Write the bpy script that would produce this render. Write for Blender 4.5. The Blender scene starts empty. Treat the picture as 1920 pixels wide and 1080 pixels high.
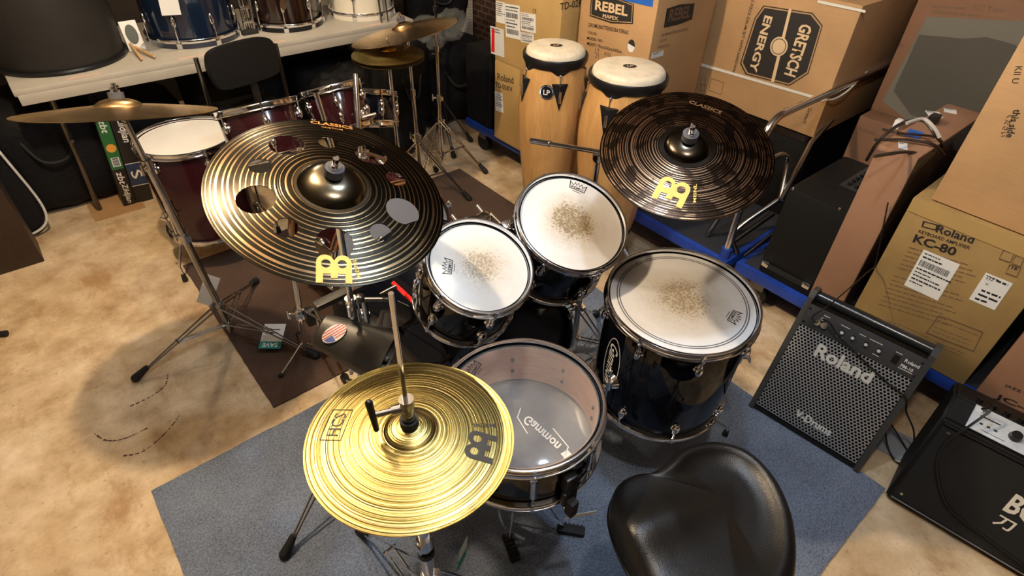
import bpy, bmesh, math, random
from mathutils import Vector, Matrix
random.seed(7)
R_ = math.radians
SC = bpy.context.scene
COL = SC.collection
V = Vector

# ------------------------------------------------------------------ camera
FPX, CAMZ = 1080.0, 1.70
CAMR = Matrix((((0.767330, 0.390224, -0.508851), (-0.640576, 0.502882, -0.580321), (0.029437, 0.771256, 0.635844))))
cam_d = bpy.data.cameras.new('camera')
cam_d.sensor_fit = 'HORIZONTAL'; cam_d.sensor_width = 36.0; cam_d.lens = 36.0 * FPX / 1920.0
cam_d.clip_start = 0.02; cam_d.clip_end = 50
cam = bpy.data.objects.new('camera', cam_d); COL.objects.link(cam)
cam.matrix_world = Matrix.Translation((0, 0, CAMZ)) @ CAMR.to_4x4()
SC.camera = cam

# ------------------------------------------------------------------ world, lamps, exposure
SC.view_settings.view_transform = 'Standard'; SC.view_settings.look = 'None'
SC.view_settings.gamma = 1.0; SC.view_settings.use_curve_mapping = False
SC.view_settings.exposure = 1.03
w = bpy.data.worlds.new('world'); SC.world = w; w.use_nodes = True
w.node_tree.nodes['Background'].inputs[0].default_value = (0.95, 0.92, 0.9, 1)
w.node_tree.nodes['Background'].inputs[1].default_value = 0.10

LAMPS = [  # location, colour, watts, radius, label
    ((0.24, 1.62, 2.36), (1.0, 0.77, 0.51), 60, 0.035, 'bare warm bulb in a white ceiling holder above the crash cymbal stand'),
    ((0.52, 0.12, 2.36), (1.0, 0.93, 0.84), 18, 0.045, 'bare neutral bulb in a white ceiling holder above the brass cymbals'),
    ((0.95, 0.66, 2.36), (0.62, 0.79, 1.0), 20, 0.05, 'bare cool bulb in a white ceiling holder above the snare and floor tom'),
    ((0.95, 3.05, 2.36), (1.0, 0.80, 0.55), 14, 0.04, 'bare warm bulb in a white ceiling holder in front of the drum table'),
]

# ------------------------------------------------------------------ placing helpers: real points on known planes
def ray(u, v): return CAMR @ V(((u - 960) / FPX, (540 - v) / FPX, -1.0))
CAMP = V((0, 0, CAMZ))
def P(u, v, z=0.0): d = ray(u, v); return CAMP + d * ((z - CAMZ) / d.z)
def PX(u, v, x): d = ray(u, v); return CAMP + d * (x / d.x)
def PY(u, v, y): d = ray(u, v); return CAMP + d * (y / d.y)

# ------------------------------------------------------------------ materials
MATS = {}
class NT:
    def __init__(s, m):
        m.use_nodes = True; s.t = m.node_tree; s.n = s.t.nodes; s.b = s.n['Principled BSDF']
    def add(s, ty, **k):
        nd = s.n.new(ty)
        for a, b in k.items(): setattr(nd, a, b)
        return nd
    def link(s, a, b): s.t.links.new(a, b)
    def math(s, op, a, b=None, c=None):
        nd = s.add('ShaderNodeMath', operation=op)
        for i, x in enumerate((a, b, c)):
            if x is None: continue
            if isinstance(x, (int, float)): nd.inputs[i].default_value = x
            else: s.link(x, nd.inputs[i])
        return nd.outputs[0]
    def coord(s, which='Object', scale=(1, 1, 1)):
        tc = s.add('ShaderNodeTexCoord'); mp = s.add('ShaderNodeMapping')
        mp.inputs['Scale'].default_value = scale
        s.link(tc.outputs[which], mp.inputs['Vector']); return mp.outputs[0]
    def noise(s, vec, scale, detail=4, rough=.55, dim='3D', w_=None):
        nd = s.add('ShaderNodeTexNoise', noise_dimensions=dim)
        nd.inputs['Scale'].default_value = scale; nd.inputs['Detail'].default_value = detail
        nd.inputs['Roughness'].default_value = rough
        if dim == '1D': s.link(w_, nd.inputs['W'])
        elif vec is not None: s.link(vec, nd.inputs['Vector'])
        if dim == '4D' and w_ is not None: s.link(w_, nd.inputs['W'])
        return nd.outputs['Fac']
    def ramp(s, fac, stops, interp='LINEAR'):
        r = s.add('ShaderNodeValToRGB'); cr = r.color_ramp; cr.interpolation = interp
        while len(cr.elements) < len(stops): cr.elements.new(0.5)
        for e, (p, c) in zip(cr.elements, stops):
            e.position = p; e.color = (c[0], c[1], c[2], 1) if not isinstance(c, (int, float)) else (c, c, c, 1)
        s.link(fac, r.inputs[0]); return r.outputs[0]
    def mix(s, f, a, b, mode='MIX'):
        nd = s.add('ShaderNodeMix', data_type='RGBA', blend_type=mode)
        for i, x in ((0, f), (6, a), (7, b)):
            if isinstance(x, (int, float)): nd.inputs[i].default_value = x
            elif isinstance(x, tuple): nd.inputs[i].default_value = (x[0], x[1], x[2], 1)
            else: s.link(x, nd.inputs[i])
        return nd.outputs[2]
    def bump(s, h, strength=.3, dist=.002):
        nd = s.add('ShaderNodeBump'); nd.inputs['Strength'].default_value = strength
        nd.inputs['Distance'].default_value = dist; s.link(h, nd.inputs['Height'])
        s.link(nd.outputs[0], s.b.inputs['Normal']); return nd
def mat(name, col=(.5, .5, .5), rough=.5, metal=0., spec=.5, coat=0., var=0., vscale=8, bump=0., bscale=200, bdist=.001, tint=None):
    if name in MATS: return MATS[name]
    m = bpy.data.materials.new(name); MATS[name] = m; t = NT(m); b = t.b
    b.inputs['Base Color'].default_value = (*col, 1); b.inputs['Roughness'].default_value = rough
    b.inputs['Metallic'].default_value = metal; b.inputs['Specular IOR Level'].default_value = spec
    if coat: b.inputs['Coat Weight'].default_value = coat; b.inputs['Coat Roughness'].default_value = .04
    c = t.coord('Object')
    if var > 0:
        c2 = tint or tuple(x * (1 - var) for x in col)
        f = t.noise(c, vscale, 5, .6)
        t.link(t.ramp(f, [(.3, c2), (.7, tuple(min(1, x * (1 + var * .4)) for x in col))]), b.inputs['Base Color'])
    if bump > 0: t.bump(t.noise(c, bscale, 3, .6), bump, bdist)
    return m

CHROME = mat('chrome', (.86, .86, .88), .09, 1., var=.04, vscale=3)
STEEL = mat('worn_chrome', (.50, .49, .48), .22, 1., var=.25, vscale=20)
DKSTEEL = mat('dark_steel', (.16, .15, .14), .3, 1., var=.2)
BLACKP = mat('black_plastic', (.008, .008, .009), .35, 0, .4, bump=.1, bscale=300)
RUBBER = mat('black_rubber', (.015, .015, .015), .65, 0, .3, bump=.3, bscale=250)
BLACKLAC = mat('black_lacquer', (.003, .004, .008), .06, 0, .35, coat=.15)
BLACKM = mat('matte_black_metal', (.05, .047, .042), .40, .45, .5, bump=.15, bscale=500, var=.2)
TOLEX = mat('black_tolex', (.006, .006, .006), .55, 0, .28, bump=.5, bscale=700)
FABRIC = mat('black_nylon', (.005, .005, .006), .7, 0, .22, bump=.4, bscale=40, bdist=.01)
FELT = mat('grey_felt', (.085, .085, .095), .95, 0, .1, bump=.6, bscale=900)
WHITEP = mat('white_paper', (.78, .78, .76), .6, var=.04)
INK = mat('black_ink', (.02, .018, .016), .6)
INKF = mat('faded_brown_ink', (.15, .085, .045), .7)
WHITEINK = mat('white_ink', (.82, .80, .74), .5)
GOLDINK = mat('gold_foil_ink', (.62, .42, .09), .55, .15)
COPPERINK = mat('copper_ink', (.62, .26, .07), .4, .4)
REDP = mat('red_plastic', (.75, .02, .02), .3)
TEAL = mat('teal_card', (.0, .25, .22), .5)
WHITEPL = mat('white_plastic', (.70, .70, .68), .35)
BLUETAPE = mat('blue_tape', (.02, .13, .55), .5, var=.15)

def cardboard(name, col, var=.16):
    if name in MATS: return MATS[name]
    m = bpy.data.materials.new(name); MATS[name] = m; t = NT(m); c = t.coord('Object')
    big = t.noise(c, 3.2, 5, .6); fine = t.noise(t.coord('Object', (1, 1, 60)), 14, 3, .6)
    a = t.ramp(big, [(.3, tuple(x * (1 - var) for x in col)), (.7, tuple(min(1, x * (1 + var * .5)) for x in col))])
    t.link(t.mix(.12, a, t.ramp(fine, [(.35, (.05, .03, .02)), (.65, col)])), t.b.inputs['Base Color'])
    t.b.inputs['Roughness'].default_value = .62; t.b.inputs['Specular IOR Level'].default_value = .25
    t.bump(t.math('ADD', big, t.math('MULTIPLY', fine, .12)), .35, .006); return m
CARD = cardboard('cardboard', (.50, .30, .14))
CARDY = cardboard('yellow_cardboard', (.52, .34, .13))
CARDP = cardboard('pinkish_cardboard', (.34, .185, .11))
CARD_SHADE = cardboard('shaded_pinkish_cardboard', (.22, .115, .065))  # pinkish cardboard darkened to carry the shade on the rear boxes
CARDG = cardboard('golden_brown_cardboard', (.36, .235, .09), .25)

def wood(name, c1, c2, rough=.35, scale=(1, 1, .12), coat=.4):
    if name in MATS: return MATS[name]
    m = bpy.data.materials.new(name); MATS[name] = m; t = NT(m)
    c = t.coord('Object', scale); n1 = t.noise(c, 22, 6, .65); n2 = t.noise(c, 120, 3, .6)
    f = t.math('ADD', t.math('MULTIPLY', n1, .75), t.math('MULTIPLY', n2, .25))
    t.link(t.ramp(f, [(.32, c2), (.62, c1)]), t.b.inputs['Base Color'])
    t.b.inputs['Roughness'].default_value = rough; t.b.inputs['Coat Weight'].default_value = coat; t.b.inputs['Coat Roughness'].default_value = .15
    return m
CONGAWOOD = wood('ash_wood', (.62, .36, .13), (.42, .21, .07))
SHELLWOOD = wood('birch_shell_wood', (.62, .38, .26), (.50, .29, .19), .5, (1, 1, 6), .1)
BROWNBOARD = wood('dark_brown_board', (.035, .018, .010), (.02, .011, .006), .5, (1, 6, 1), .0)
HOOPWOOD = wood('brown_hoop_wood', (.22, .09, .035), (.10, .04, .016), .2, (1, 1, 8), .6)
STICK = wood('hickory_stick', (.60, .38, .18), (.48, .28, .12), .5, (1, 1, .2), .1)
BURG = mat('burgundy_lacquer', (.028, .005, .007), .12, 0, .4, coat=.25, var=.35, vscale=2)
BLUELAC = mat('navy_sparkle_lacquer', (.007, .016, .042), .14, .1, .6, coat=.8, var=.3, vscale=160)
CREAM = mat('cream_lacquer', (.75, .70, .58), .25, 0, .5, coat=.5)
BLUEPAINT = mat('blue_painted_steel', (.012, .055, .36), .38, 0, .5, var=.35, vscale=12, bump=.15, bscale=60)
TABLEM = mat('grey_white_table_plastic', (.44, .41, .35), .5, var=.08, vscale=6, bump=.2, bscale=160)

def head_mat(name, base=(.72, .71, .68), stain=.75, seed=0., rings=None, R=.17, amt=1.0):
    m = bpy.data.materials.new(name); t = NT(m)
    tc = t.add('ShaderNodeTexCoord'); vec = tc.outputs['Object']
    mp = t.add('ShaderNodeMapping'); mp.inputs['Location'].default_value = (seed, seed * .7, 0); t.link(vec, mp.inputs['Vector'])
    sx = t.add('ShaderNodeSeparateXYZ'); t.link(vec, sx.inputs[0])
    r = t.math('SQRT', t.math('ADD', t.math('POWER', sx.outputs[0], 2), t.math('POWER', sx.outputs[1], 2)))
    warp = t.noise(mp.outputs[0], 9, 3, .6)
    rr = t.math('ADD', r, t.math('MULTIPLY', t.math('SUBTRACT', warp, .5), .05))
    core = t.ramp(t.math('DIVIDE', rr, R), [(.0, 1.), (.25, .9), (.45, .34), (.70, .0)])
    sp = t.noise(mp.outputs[0], 150, 4, .8); sp2 = t.noise(mp.outputs[0], 90, 4, .7)
    thr = t.math('SUBTRACT', .65, t.math('MULTIPLY', core, .24 * amt))
    s1 = t.math('MULTIPLY', t.math('SUBTRACT', sp, thr), 9.); s1 = t.math('MINIMUM', t.math('MAXIMUM', s1, 0.), .85)
    s2 = t.math('MULTIPLY', t.math('MULTIPLY', t.math('POWER', core, .8), sp2), 1.55 * stain)
    basec = t.ramp(t.noise(mp.outputs[0], 14, 5, .65), [(.3, tuple(x * .90 for x in base)), (.65, base)])
    c1 = t.mix(s2, basec, (.36, .27, .12)); c2 = t.mix(t.math('MULTIPLY', s1, stain), c1, (.16, .11, .05))
    if rings:
        for (a, b) in rings:
            inside = t.math('MULTIPLY', t.math('GREATER_THAN', r, a), t.math('LESS_THAN', r, b))
            c2 = t.mix(t.math('MULTIPLY', inside, .95), c2, (.05, .06, .08))
    t.link(c2, t.b.inputs['Base Color']); t.b.inputs['Roughness'].default_value = .38
    t.bump(t.noise(mp.outputs[0], 500, 3, .6), .15, .0005); return m

def radial(t):
    tc = t.add('ShaderNodeTexCoord'); sx = t.add('ShaderNodeSeparateXYZ'); t.link(tc.outputs['Object'], sx.inputs[0])
    r = t.math('SQRT', t.math('ADD', t.math('POWER', sx.outputs[0], 2), t.math('POWER', sx.outputs[1], 2)))
    return tc.outputs['Object'], r
def cymbal_mat(name, kind, R, bell):
    m = bpy.data.materials.new(name); t = NT(m); vec, r = radial(t)
    fine = t.noise(None, 760, 2, .7, '1D', r); mid = t.noise(None, 260, 2, .6, '1D', r)
    n3 = t.noise(vec, 26, 4, .6)
    h = t.math('ADD', t.math('MULTIPLY', fine, .5), t.math('MULTIPLY', mid, 1.0))
    on = t.math('GREATER_THAN', r, bell)
    if kind == 'brass':
        c = t.ramp(t.math('ADD', t.math('MULTIPLY', mid, .5), t.math('MULTIPLY', fine, .5)), [(.40, (.11, .08, .018)), (.5, (.31, .235, .066)), (.60, (.74, .60, .28))])
        c = t.mix(t.math('MULTIPLY', t.math('SUBTRACT', n3, .3), .5), c, (.48, .36, .10))
        rough, bs, aniso = .27, 1.0, .7
    elif kind == 'bronze':
        c = t.ramp(n3, [(.3, (.50, .32, .15)), (.7, (.80, .58, .30))]); rough, bs, aniso = .26, .3, .5
    else:
        per, th, dark, cop = (.0100, .24, (.020, .017, .012), (.38, .25, .13)) if kind == 'trash' else (.0062, .40, (.022, .014, .010), (.40, .24, .14))
        wob = t.math('ADD', r, t.math('MULTIPLY', t.noise(None, 60, 2, .6, '1D', r), .012))
        fr = t.math('FRACT', t.math('DIVIDE', wob, per))
        line = t.math('LESS_THAN', fr, th)
        if kind == 'trash':
            br = t.math('MINIMUM', t.math('MAXIMUM', t.math('MULTIPLY', t.math('SUBTRACT', t.noise(vec, 7, 3, .6), .30), 3.2), .15), 1.)
        else:
            nb = t.noise(vec, 24, 2, .5)
            br = t.math('MINIMUM', t.math('MAXIMUM', t.math('MULTIPLY', t.math('SUBTRACT', nb, .44), 12.), .12), 1.)
        f = t.math('MULTIPLY', t.math('MULTIPLY', line, br), on); dark = t.mix(on, (.13, .11, .075) if kind == 'trash' else (.05, .04, .03), dark)
        c = t.mix(f, dark, cop)
        h = t.math('ADD', h, t.math('MULTIPLY', line, .6))
        rough, bs, aniso = .20, .5, .6
    t.link(c, t.b.inputs['Base Color']); t.b.inputs['Metallic'].default_value = 1.
    t.b.inputs['Roughness'].default_value = rough; t.b.inputs['Anisotropic'].default_value = aniso
    tg = t.add('ShaderNodeTangent', direction_type='RADIAL', axis='Z'); t.link(tg.outputs[0], t.b.inputs['Tangent'])
    bm_ = t.bump(t.math('MULTIPLY', h, on), bs, .0006); return m

# ------------------------------------------------------------------ mesh builder
class MB:
    def __init__(s): s.b = bmesh.new()
    def _ap(s, geom, M): bmesh.ops.transform(s.b, matrix=M, verts=geom)
    def box(s, cx, cy, cz, sx, sy, sz, M=None, bev=0.):
        r = bmesh.ops.create_cube(s.b, size=1.0); vs = r['verts']
        T = Matrix.Translation((cx, cy, cz)) @ Matrix.Diagonal((sx, sy, sz, 1))
        s._ap(vs, (M @ T) if M else T)
        if bev: bmesh.ops.bevel(s.b, geom=list({e for v in vs for e in v.link_edges}), offset=bev, segments=2, affect='EDGES', profile=.6)
        return s
    def cyl(s, a, b, r1, r2=None, seg=16, caps=True):
        a, b = V(a), V(b); d = b - a; L = d.length
        if L < 1e-6: return s
        r = bmesh.ops.create_cone(s.b, cap_ends=caps, segments=seg, radius1=r1, radius2=r1 if r2 is None else r2, depth=L)
        s._ap(r['verts'], Matrix.Translation((a + b) / 2) @ d.to_track_quat('Z', 'Y').to_matrix().to_4x4()); return s
    def sph(s, c, r, sc=(1, 1, 1), M=None, seg=14):
        g = bmesh.ops.create_uvsphere(s.b, u_segments=seg, v_segments=max(8, seg // 2), radius=r)
        T = Matrix.Translation(c) @ (M.to_4x4() if M else Matrix.Identity(4)) @ Matrix.Diagonal((*sc, 1)); s._ap(g['verts'], T); return s
    def lathe(s, prof, seg=64, c=(0, 0, 0), close=False, M=None):
        n = len(prof); rings = []
        for (r, z) in prof:
            if r < 1e-6: rings.append([s.b.verts.new((c[0], c[1], c[2] + z))] * seg)
            else: rings.append([s.b.verts.new((c[0] + r * math.cos(2 * math.pi * k / seg), c[1] + r * math.sin(2 * math.pi * k / seg), c[2] + z)) for k in range(seg)])
        for i in range(n if close else n - 1):
            A, B = rings[i], rings[(i + 1) % n]
            for k in range(seg):
                q = [A[k], A[(k + 1) % seg], B[(k + 1) % seg], B[k]]; u = []
                for x in q:
                    if x not in u: u.append(x)
                if len(u) > 2:
                    try: s.b.faces.new(u)
                    except ValueError: pass
        if M:
            s._ap(list({v for rg in rings for v in rg}), M)
        return s
    def tube(s, pts, r, seg=10, closed=False):
        pts = [V(p) for p in pts]; n = len(pts); rings = []; prev = None
        for i, p in enumerate(pts):
            if closed: d = pts[(i + 1) % n] - pts[i - 1]
            else: d = pts[min(i + 1, n - 1)] - pts[max(i - 1, 0)]
            d.normalize()
            if prev is None: x = d.orthogonal().normalized()
            else: x = (prev - d * prev.dot(d)).normalized()
            prev = x; y = d.cross(x); rr = r[i] if isinstance(r, (list, tuple)) else r
            rings.append([s.b.verts.new(p + (x * math.cos(2 * math.pi * k / seg) + y * math.sin(2 * math.pi * k / seg)) * rr) for k in range(seg)])
        for i in range(n if closed else n - 1):
            A, B = rings[i], rings[(i + 1) % n]
            for k in range(seg): s.b.faces.new((A[k], A[(k + 1) % seg], B[(k + 1) % seg], B[k]))
        if not closed: s.b.faces.new(rings[0][::-1]); s.b.faces.new(rings[-1])
        return s
    def prism(s, poly, z0, z1, M=None):
        a = [s.b.verts.new((x, y, z0)) for x, y in poly]; b = [s.b.verts.new((x, y, z1)) for x, y in poly]; n = len(poly)
        s.b.faces.new(a[::-1]); s.b.faces.new(b)
        for i in range(n): s.b.faces.new((a[i], a[(i + 1) % n], b[(i + 1) % n], b[i]))
        if M: s._ap(a + b, M)
        return s
    def mesh(s, name='mesh', smooth=True, angle=38):
        bmesh.ops.recalc_face_normals(s.b, faces=s.b.faces)
        me = bpy.data.meshes.new(name); s.b.to_mesh(me); s.b.free()
        if smooth:
            me.polygons.foreach_set('use_smooth', [True] * len(me.polygons)); me.set_sharp_from_angle(angle=R_(angle))
        return me

def spline(pts, n=8, closed=False):
    pts = [V(p) for p in pts]; out = []; N = len(pts); rng = range(N if closed else N - 1)
    g = lambda i: pts[i % N] if closed else pts[max(0, min(N - 1, i))]
    for i in rng:
        p0, p1, p2, p3 = g(i - 1), g(i), g(i + 1), g(i + 2)
        for k in range(n):
            t = k / n
            out.append(.5 * ((2 * p1) + (p2 - p0) * t + (2 * p0 - 5 * p1 + 4 * p2 - p3) * t * t + (3 * p1 - p0 - 3 * p2 + p3) * t ** 3))
    if not closed: out.append(pts[-1])
    return out

# ------------------------------------------------------------------ object helpers
def ob(name, me, m=None, parent=None, M=None, label=None):
    if isinstance(me, MB): me = me.mesh(name)
    o = bpy.data.objects.new(name, me); COL.objects.link(o)
    if m is not None and not me.materials: me.materials.append(m)
    if parent is not None: o.parent = parent
    if M is not None: o.matrix_local = M
    if label: o['label'] = label
    return o
def thing(name, label, cat, M=None, group=None):
    o = bpy.data.objects.new(name, None); COL.objects.link(o); o.empty_display_size = .05
    if M is not None: o.matrix_world = M if isinstance(M, Matrix) else Matrix.Translation(M)
    o['label'] = label; o['category'] = cat
    if group: o['group'] = group
    return o
def tag(o, label, cat, group=None, kind=None):
    o['label'] = label; o['category'] = cat
    if group: o['group'] = group
    if kind: o['kind'] = kind
    return o
def struct(name, me, m):
    o = ob(name, me, m); o['kind'] = 'structure'; return o
def frame(n, c, xdir=None):
    n = V(n).normalized()
    x = V(xdir) if xdir else n.cross(V((0, 1, 0)))
    x = (x - n * x.dot(n)).normalized(); y = n.cross(x)
    M = Matrix((x, y, n)).transposed().to_4x4(); M.translation = V(c); return M
def copy_part(o, M, parent=None):
    c = o.copy(); COL.objects.link(c); c.parent = parent or o.parent; c.matrix_local = M; return c
def curve_mesh(cu):
    o = bpy.data.objects.new('tmp', cu); COL.objects.link(o)
    dg = bpy.context.evaluated_depsgraph_get(); me = bpy.data.meshes.new_from_object(o.evaluated_get(dg))
    bpy.data.objects.remove(o); me.materials.clear(); return me
def shape(loops, ext=.0003):
    cu = bpy.data.curves.new('s', 'CURVE'); cu.dimensions = '2D'; cu.fill_mode = 'BOTH'; cu.extrude = ext
    for lp in loops:
        sp = cu.splines.new('POLY'); sp.points.add(len(lp) - 1)
        for i, (x, y) in enumerate(lp): sp.points[i].co = (x, y, 0, 1)
        sp.use_cyclic_u = True
    return curve_mesh(cu)
def text(s, size=.05, bold=0., ext=.0003, width=None, shear=0., xs=1., sp=1.):
    cu = bpy.data.curves.new('t', 'FONT'); cu.body = s; cu.size = 1.; cu.align_x = 'CENTER'; cu.align_y = 'CENTER'
    cu.offset = bold; cu.extrude = 0.; cu.shear = shear; cu.resolution_u = 2; cu.space_character = sp
    me = curve_mesh(cu)
    xsv = [v.co.x for v in me.vertices] or [0, 1]; ysv = [v.co.y for v in me.vertices] or [0, 1]
    cx, cy = (max(xsv) + min(xsv)) / 2, (max(ysv) + min(ysv)) / 2
    k = (width / (max(xsv) - min(xsv))) if width else size
    ky = k if not (width and size) else size / max(1e-4, max(ysv) - min(ysv))
    for v in me.vertices: v.co = V(((v.co.x - cx) * k * xs, (v.co.y - cy) * ky, 0))
    return me
def circ(cx, cy, r, n=20, r2=None): return [(cx + r * math.cos(2 * math.pi * k / n), cy + (r2 or r) * math.sin(2 * math.pi * k / n)) for k in range(n)]
# frames on box faces: 'x' = the face that looks towards -X, 'y' = the face that looks towards -Y
def fr(face, p, roll=0., off=.0012):
    if face == 'x': M = Matrix(((0, 0, -1), (-1, 0, 0), (0, 1, 0))).to_4x4(); n = V((-1, 0, 0))
    elif face == 'y': M = Matrix(((1, 0, 0), (0, 0, -1), (0, 1, 0))).to_4x4(); n = V((0, -1, 0))
    else: M = Matrix(((0, 1, 0), (-1, 0, 0), (0, 0, 1))).to_4x4(); n = V((0, 0, 1))
    T = Matrix.Translation(V(p) + n * off)
    return T @ M @ Matrix.Rotation(R_(roll), 4, 'Z')
def wtext(s, face, plane, a, b, parent, m, size=None, roll=None, bold=0., off=.0012, **k):
    """lettering between two picture points a, b (middle line) on a box face"""
    f = {'x': PX, 'y': PY, 'z': P}[face]; A, B = f(a[0], a[1], plane), f(b[0], b[1], plane)
    d = B - A; L = d.length
    M0 = fr(face, (A + B) / 2, 0, off); dl = M0.to_3x3().inverted() @ d
    ang = math.degrees(math.atan2(dl.y, dl.x)) if roll is None else roll
    return ob('lettering', text(s, size, bold, width=L, **k), m, parent, parent.matrix_world.inverted() @ M0 @ Matrix.Rotation(R_(ang), 4, 'Z'))
def label_on(face, plane, c, wd, ht, parent, roll=0., rows=7, code=True, m=None, seed=1, name='shipping_label', curl=0):
    f = {'x': PX, 'y': PY, 'z': P}[face]; p = f(c[0], c[1], plane); rnd = random.Random(seed)
    M = parent.matrix_world.inverted() @ fr(face, p, roll, .0015)
    o = ob(name, MB().box(0, 0, 0, wd, ht, .0008), m or WHITEP, parent, M)
    b = MB(); y = ht * .42
    for i in range(rows):
        hh = ht * (.030 + .02 * rnd.random())
        if code and i in (1, rows - 1):
            hh = ht * .13; x = -wd * .4
            while x < wd * .38:
                ww = wd * rnd.uniform(.008, .025); b.box(x, y - hh / 2, .0008, ww, hh, .0004); x += ww + wd * rnd.uniform(.012, .03)
        else:
            x = -wd * .42; e = wd * rnd.uniform(-.05, .40)
            while x < e:
                ww = wd * rnd.uniform(.04, .14); b.box(x + ww / 2, y - hh / 2, .0008, ww, hh, .0004); x += ww + wd * .02
        y -= hh + ht * (.82 / rows) * .45
        if y < -ht * .46: break
    ob('printed_lines', b, INK, o); return o

# ================================================================== ROOM
def mk_floor():
    m = bpy.data.materials.new('stained_concrete'); t = NT(m); c = t.coord('Object')
    big = t.noise(c, 1.3, 6, .62); med = t.noise(c, 7, 6, .65); fine = t.noise(c, 60, 4, .6)
    st = t.noise(t.coord('Object', (1, .45, 1)), 5.5, 7, .7)
    base = t.ramp(med, [(.30, (.42, .28, .15)), (.5, (.63, .48, .30)), (.68, (.80, .65, .45))])
    base = t.mix(t.ramp(big, [(.48, 0.), (.72, .40)]), base, (.42, .27, .14))
    base = t.mix(t.ramp(st, [(.54, 0.), (.64, .62)]), base, (.38, .21, .09))
    base = t.mix(t.ramp(fine, [(.60, 0.), (.72, .5)]), base, (.24, .13, .06))
    t.link(base, t.b.inputs['Base Color']); t.b.inputs['Roughness'].default_value = .62; t.b.inputs['Specular IOR Level'].default_value = .3
    t.bump(t.math('ADD', med, t.math('MULTIPLY', fine, .4)), .25, .004)
    struct('floor', MB().box(1.3, 2.0, -.05, 8, 7.4, .1), m)
mk_floor()
BRICKM = bpy.data.materials.new('dark_red_brick')
def mk_brick():
    t = NT(BRICKM); c = t.coord('Object'); sx = t.add('ShaderNodeSeparateXYZ'); t.link(c, sx.inputs[0])
    cb = t.add('ShaderNodeCombineXYZ'); t.link(sx.outputs[1], cb.inputs[0]); t.link(sx.outputs[2], cb.inputs[1])
    br = t.add('ShaderNodeTexBrick'); t.link(cb.outputs[0], br.inputs['Vector']); br.inputs['Scale'].default_value = 4.6
    br.inputs['Color1'].default_value = (.09, .035, .02, 1); br.inputs['Color2'].default_value = (.055, .022, .014, 1); br.inputs['Mortar'].default_value = (.16, .12, .09, 1)
    br.inputs['Mortar Size'].default_value = .03
    t.link(br.outputs['Color'], t.b.inputs['Base Color']); t.b.inputs['Roughness'].default_value = .85; t.bump(br.outputs['Fac'], -.4, .01)
mk_brick()
struct('wall_right', MB().box(3.55, 2.0, 1.25, .1, 7.4, 2.5), BRICKM)
DARKWALL = mat('dark_panel_wall', (.03, .022, .017), .8, var=.3)
struct('wall_back', MB().box(.4, 4.75, 1.25, 6.2, .1, 2.5), DARKWALL)
struct('wall_left', MB().box(-2.75, 2.0, 1.25, .1, 7.4, 2.5), mat('pale_painted_wall', (.34, .32, .29), .8, var=.1, vscale=2))
struct('added_wall_front', MB().box(1.3, -1.75, 1.25, 8, .1, 2.5), DARKWALL)  # unseen wall, added to keep ambient light off the -Y box faces
struct('ceiling', MB().box(1.3, 2.0, 2.55, 8, 7.4, .1), mat('ceiling_board', (.36, .33, .30), .85, var=.2))
PEGM = bpy.data.materials.new('pegboard_white')
def mk_peg():
    t = NT(PEGM); c = t.coord('Object', (38, 38, 38)); fr_ = t.add('ShaderNodeVectorMath', operation='FRACTION'); t.link(c, fr_.inputs[0])
    sx = t.add('ShaderNodeSeparateXYZ'); t.link(fr_.outputs[0], sx.inputs[0])
    d = t.math('SQRT', t.math('ADD', t.math('POWER', t.math('SUBTRACT', sx.outputs[0], .5), 2), t.math('POWER', t.math('SUBTRACT', sx.outputs[2], .5), 2)))
    t.link(t.mix(t.math('LESS_THAN', d, .16), (.62, .58, .50), (.04, .03, .02)), t.b.inputs['Base Color'])
mk_peg()
tag(ob('pegboard', MB().box(3.24, 4.66, 1.25, .44, .02, 2.4), PEGM), 'white perforated pegboard panel standing against the back wall', 'pegboard')
tag(ob('timber_post', MB().box(2.93, 4.60, 1.22, .13, .09, 2.44, bev=.005), wood('rough_timber', (.30, .19, .11), (.18, .11, .06), .8, (1, 1, .1), 0)), 'rough timber post beside the white pegboard', 'post')

# lamps of the room
for i, (loc, colr, watts, rad, lab) in enumerate(LAMPS):
    t_ = thing('ceiling_lamp', lab, 'lamp', V((loc[0], loc[1], 2.5)))
    ob('lamp_holder', MB().lathe([(0, 0), (.055, 0), (.055, -.015), (.03, -.035), (.022, -.055), (0, -.055)], 24), WHITEPL, t_)
    em = bpy.data.materials.new('bulb_glow'); e = NT(em); e.b.inputs['Base Color'].default_value = (.9, .85, .75, 1)
    e.b.inputs['Emission Color'].default_value = (*colr, 1); e.b.inputs['Emission Strength'].default_value = watts / (4 * math.pi * math.pi * rad * rad)
    ob('bulb', MB().sph((0, 0, loc[2] - 2.5), rad, seg=24).cyl((0, 0, -.052), (0, 0, loc[2] - 2.5 + rad * .8), .014), em, t_)

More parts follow.
